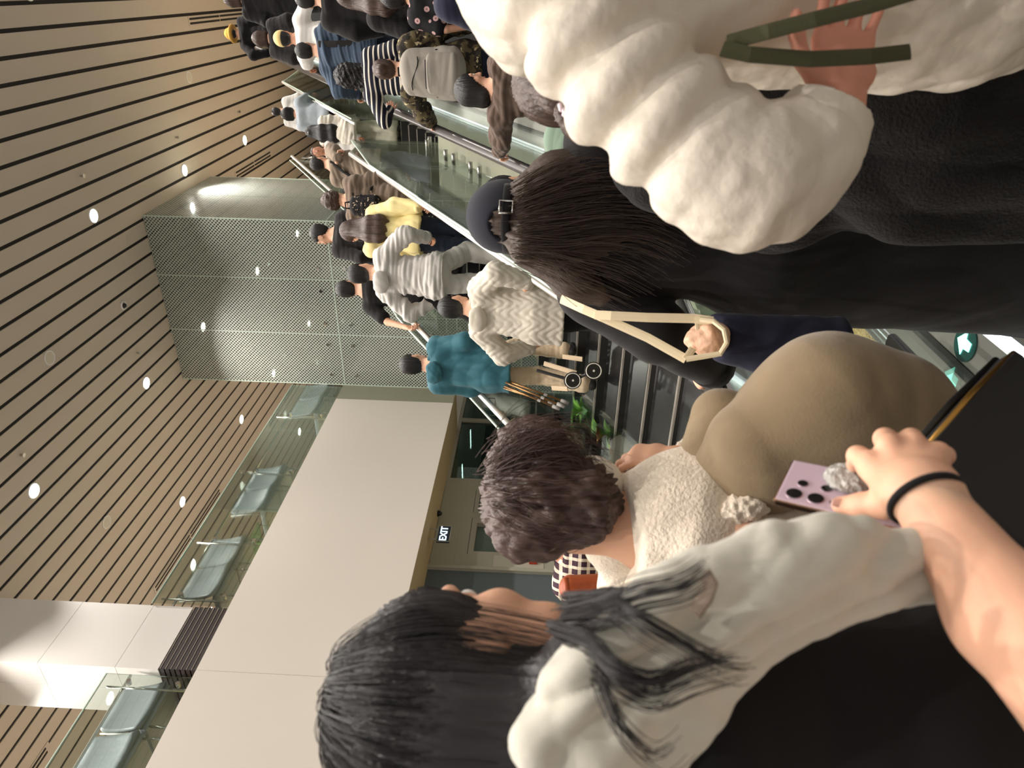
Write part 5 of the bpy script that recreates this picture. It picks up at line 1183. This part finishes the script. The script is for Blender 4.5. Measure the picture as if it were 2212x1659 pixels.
# ---- person with long black hair, nearest
P = px(772, 1478, .74); h = P[2]; base = V(P[0], P[1], 0)
r = person(base, 'person with long black hair, pale grey scarf and black coat, nearest the camera', h)
b = Body(base, h, yaw=0, w=.74, hyaw=-.06)
b.arm(0, b.P(-.28, .12, .9)); b.sh[1] = px(1490, 1430, .75); b.arm(1, b.P(.06, .22, .92), (.1, -.6, -.6))
skin_body(b, r, m_skin, .0045, face=True)
m_hb = mat('glossy black hair', srgb(40, 36, 37), .38, var=.4, vscale=(120, 120, 8), bump=.5, bscale=(220, 220, 10), bdist=.004)
S = SDF(); H = b.Hd; ax = (b.hR, b.hF, b.hU)
S.el(H(0, -.02, .034), (.094, .116, .098), ax, .01); S.el(H(-.02, -.05, -.05), (.09, .075, .10), ax, .04)
S.chain([H(.03, -.065, -.02), H(.05, -.08, -.12), px(1330, 1400, .63), px(1400, 1440, .61)], [.06, .055, .040, .012], .05); S.chain([H(-.04, -.07, -.03), H(-.04, -.085, -.14), H(-.05, -.09, -.28)], [.07, .065, .03], .05)
S.el(H(0.01, .112, -.055), (.075, .085, .125), ax, .015, -1); S.el(H(.095, .01, -.035), (.028, .045, .055), ax, .015, -1)
ho = organic('hair', S, .0042, m_hb, r, strands(H(0, 0, .1), .0035, 90, 6, 4))
c0 = H(0, -.01, .137)
g = []
for an in np.linspace(-1.25, 2.5, 9):
    d = b.hR*math.cos(an)*.099-b.hF*math.sin(an)*.119
    g.append([c0+d*.15, H(0, -.02, .125)+d*.55, H(0, -.02, .07)+d*.95, H(0, -.02, 0)+d*1.03, H(0, -.03, -.10)+d*.95, H(0, -.04, -.22)+d*.85])
strand_mesh('hair_strands', g[2:], 500, .0006, m_hb, ho, .003, 8, wild=.0022)
lock = [[(1230, 1310), (1330, 1310), (1380, 1340), (1440, 1375), (1560, 1440), (1640, 1450)], [(1200, 1370), (1285, 1405), (1340, 1460), (1420, 1490), (1500, 1460), (1600, 1430)], [(1220, 1340), (1300, 1325), (1390, 1290), (1480, 1270), (1530, 1240), (1535, 1235)], [(1230, 1440), (1300, 1480), (1320, 1520), (1350, 1580), (1420, 1640), (1480, 1600)]]
def lockpath(q, d0): return [px(x, y, d0+(.12, .05, .01, 0, 0, 0)[i]) for i, (x, y) in enumerate(q)]
for i, q in enumerate(lock):
    gg = [lockpath(q, .48), [p+CR*.010+V(0, 0, .006) for p in lockpath(q, .475)], [p-CR*.012 for p in lockpath(q, .485)]]
    strand_mesh('hair_lock', gg, (46, 100, 34, 28)[i], .0007, m_hb, ho, .0022, 20+i, tmin=.72, wild=.0007, sub=6)
top(b, r, k_black, .0065, e=.028, hem=.4, loose=.02, name='coat', fold=.006, seed=48)
m_scarf = mat('pale grey soft cloth', srgb(206, 202, 188), .9, var=.04, vscale=(8, 8, 8), bump=.4, bscale=(30, 30, 12), bdist=.008, sheen=.25, spec=.15)
S = SDF()
for pts, rs in (([(1230, 1660), (1350, 1530), (1450, 1420), (1560, 1310), (1680, 1230), (1800, 1200)], [.035, .045, .048, .046, .044, .036]),
                ([(1340, 1680), (1430, 1570), (1520, 1440), (1620, 1340), (1740, 1290), (1880, 1270), (2010, 1255)], [.034, .036, .036, .034, .030, .026, .018]),
                ([(1330, 1370), (1420, 1310), (1530, 1265), (1640, 1215), (1760, 1205), (1900, 1210), (2010, 1225)], [.026, .030, .031, .028, .024, .022, .018]),
                ([(1640, 1190), (1740, 1165), (1860, 1160), (1980, 1180)], [.014, .018, .018, .014]), ([(1180, 1600), (1280, 1480), (1390, 1370)], [.03, .04, .04])):
    S.chain([px(x, y, .555+.05*(x-1200)/800) for x, y in pts], [v*.92 for v in rs], .005)
_pa = nrm(px(1800, 1150, .55)-px(1450, 1400, .55)); _pp = nrm(np.cross(_pa, _f)); _w33 = waves(33, .004, (40, 40, 40), 7)
def folds(Q):
    q = Q@_pp; a = Q@_pa; w = np.sin(q*88+1.5*np.sin(a*11)+1.1*np.sin(a*23+q*50)); return .0085*(np.abs(w)-.6)+_w33(Q)*1.3
so = organic('scarf', S, .0035, m_scarf, r, folds)
MB().tube([px(1520, 1240, .53), px(1535, 1262, .525), px(1525, 1290, .525), px(1500, 1325, .525)], .006, 8, flat=(.007, .002), side=CR).build('label_loop', k_taupe, so)
trousers(b, r, k_black, .01); shoes(b, r, m_sole, .008)
# ---- the outstretched forearm holding the phone
base = V(*px(2700, 1750, .40)); base[2] = 0
r = person(base, 'person of whom only a bare forearm and hand with black wristband reach in', 1.7)
S = SDF(); el = px(2480, 1640, .42); wr = px(1985, 1058, .64)
S.chain([el+(el-wr)*.55+V(0, 0, -.05), el, px(2180, 1330, .54), wr], [.050, .047, .041, .0275], .02)
T = SDF(); T.rc(px(2040, 1125, .61), wr, .029, .027, .01)
T.fc(wr, px(1950, 1005, .69), px(2040, 990, .69)-px(1890, 1040, .69), .031, .020, .041, .017, .02)
for q_, r_ in (([(1915, 1035, .68), (1880, 1000, .70), (1853, 985, .722), (1846, 1004, .742)], (.013, .0108, .0098, .0085)), ([(1940, 1010, .68), (1921, 962, .70), (1912, 948, .725), (1918, 968, .75)], (.013, .0112, .0104, .009)),
               ([(1972, 1000, .68), (1972, 958, .70), (1968, 948, .722), (1970, 966, .745)], (.013, .011, .010, .0088)), ([(2005, 1005, .675), (2026, 978, .69), (2040, 984, .71), (2036, 1002, .73)], (.012, .0098, .0088, .0075)),
               ([(1965, 1075, .645), (1915, 1090, .67), (1862, 1092, .69), (1815, 1091, .708)], (.020, .0135, .0115, .0088))):
    T.chain([px(*v) for v in q_], r_, .007)
bo = organic('body', [(S, .006), (T, .0028)], .006, mat('fair warm skin', srgb(230, 178, 148), .5, var=.04, vscale=(20, 20, 20), sss=.25), r)
organic('thumb_nail', SDF().el(px(1812, 1086, .7005), (.0055, .0050, .0016), (nrm(px(1815, 1091, .708)-px(1862, 1092, .69)), CR, _f), .002), .0008, mat('glossy nail', srgb(238, 196, 184), .15), bo)
e2 = nrm(wr-px(2180, 1330, .54)); MB().ring(wr-e2*.012, e2, .0315, .0035, 36, 8).build('wristband', k_black, bo, smooth=True)
# phone
A, B, C_ = px(1668, 1086, .755), px(1712, 996, .81), px(1800, 1094, .735)
ey = nrm(B-A); ex_ = nrm(C_-A); ex_ = nrm(ex_-ey*(ex_@ey)); ez = np.cross(ex_, ey); ez = ez if ez@_f < 0 else -ez
LW, LL, LT = .078, .158, .0045
cc = (A+B)/2+ex_*LL/2
ph = empty('smartphone', cc, 'lavender smartphone with five dark lenses held by the bare hand', 'phone')
m_lav = mat('lavender glass back', srgb(206, 184, 198), .3); m_gold = mat('rose gold metal frame', srgb(226, 180, 150), .2, metal=1.0); m_lens = mat('black lens', srgb(10, 10, 14), .08)
def pbox(name, m, c, hx, hy, hz, bev, par): return MB().obox(c, (ex_, ey, ez), (hx, hy, hz)).build(name, m, par, bevel=bev, smooth=False)
pbox('frame', m_gold, cc, LL/2, LW/2, LT-.0006, .003, ph); pbox('back', m_lav, cc+ez*.0016, LL/2-.002, LW/2-.002, LT-.0012, .002, ph)
for (u, v), rr in zip(((.018, .017), (.040, .017), (.062, .017), (.022, .037), (.046, .037)), (.0080, .0080, .0080, .0052, .0052)):
    c = A+(ex_*u+ey*v)+ez*LT; l = MB().ring(c, ez, rr, .0012, 24, 6).build('lens_ring', mat('lavender metal', srgb(190, 166, 180), .25, metal=.6), ph, smooth=True); MB().disc(c, ez, rr, .0016, 24).build('lens', m_lens, l)
gp = organic('grip', SDF().el(px(1832, 1032, .755), (.024, .024, .010), (ex_, ey, ez), .005), .0022, mat('clear faceted plastic', srgb(190, 188, 182), .15, bump=1.0, bscale=(120, 120, 120), bdist=.01, spec=.8), ph, waves(7, .003, (260, 260, 260), 8))
# black bag with the golden edge
hb_ = empty('handbag', px(2120, 1080, .86), 'black handbag with a golden top edge under the fingers', 'bag')
A, B, C_ = px(2168, 768, .98), px(1968, 985, .80), px(2250, 1130, .82)
e1 = nrm(A-B); e2 = nrm(C_-(A+B)/2); e2 = nrm(e2-e1*(e2@e1)); e3 = np.cross(e1, e2)
mid = (A+B)/2; Lh = np.linalg.norm(A-B)/2
MB().obox(mid+e2*.16, (e1, e2, e3), (Lh, .16, .022)).build('body', mat('black leather', srgb(26, 25, 26), .6), hb_, bevel=.012)
e3c = e3 if e3@_f < 0 else -e3
MB().tube([B+e3c*.012+e2*.004, mid+e3c*.014-e2*.001, A+e3c*.012+e2*.004], .0042, 8).build('gold_edge', mat('gold zip', srgb(196, 150, 76), .3, metal=.9), hb_, smooth=True)
MB().tube([B-e3c*.012, mid-e3c*.012-e2*.004, A-e3c*.012], .005, 8).build('back_edge', m_black, hb_, smooth=True)
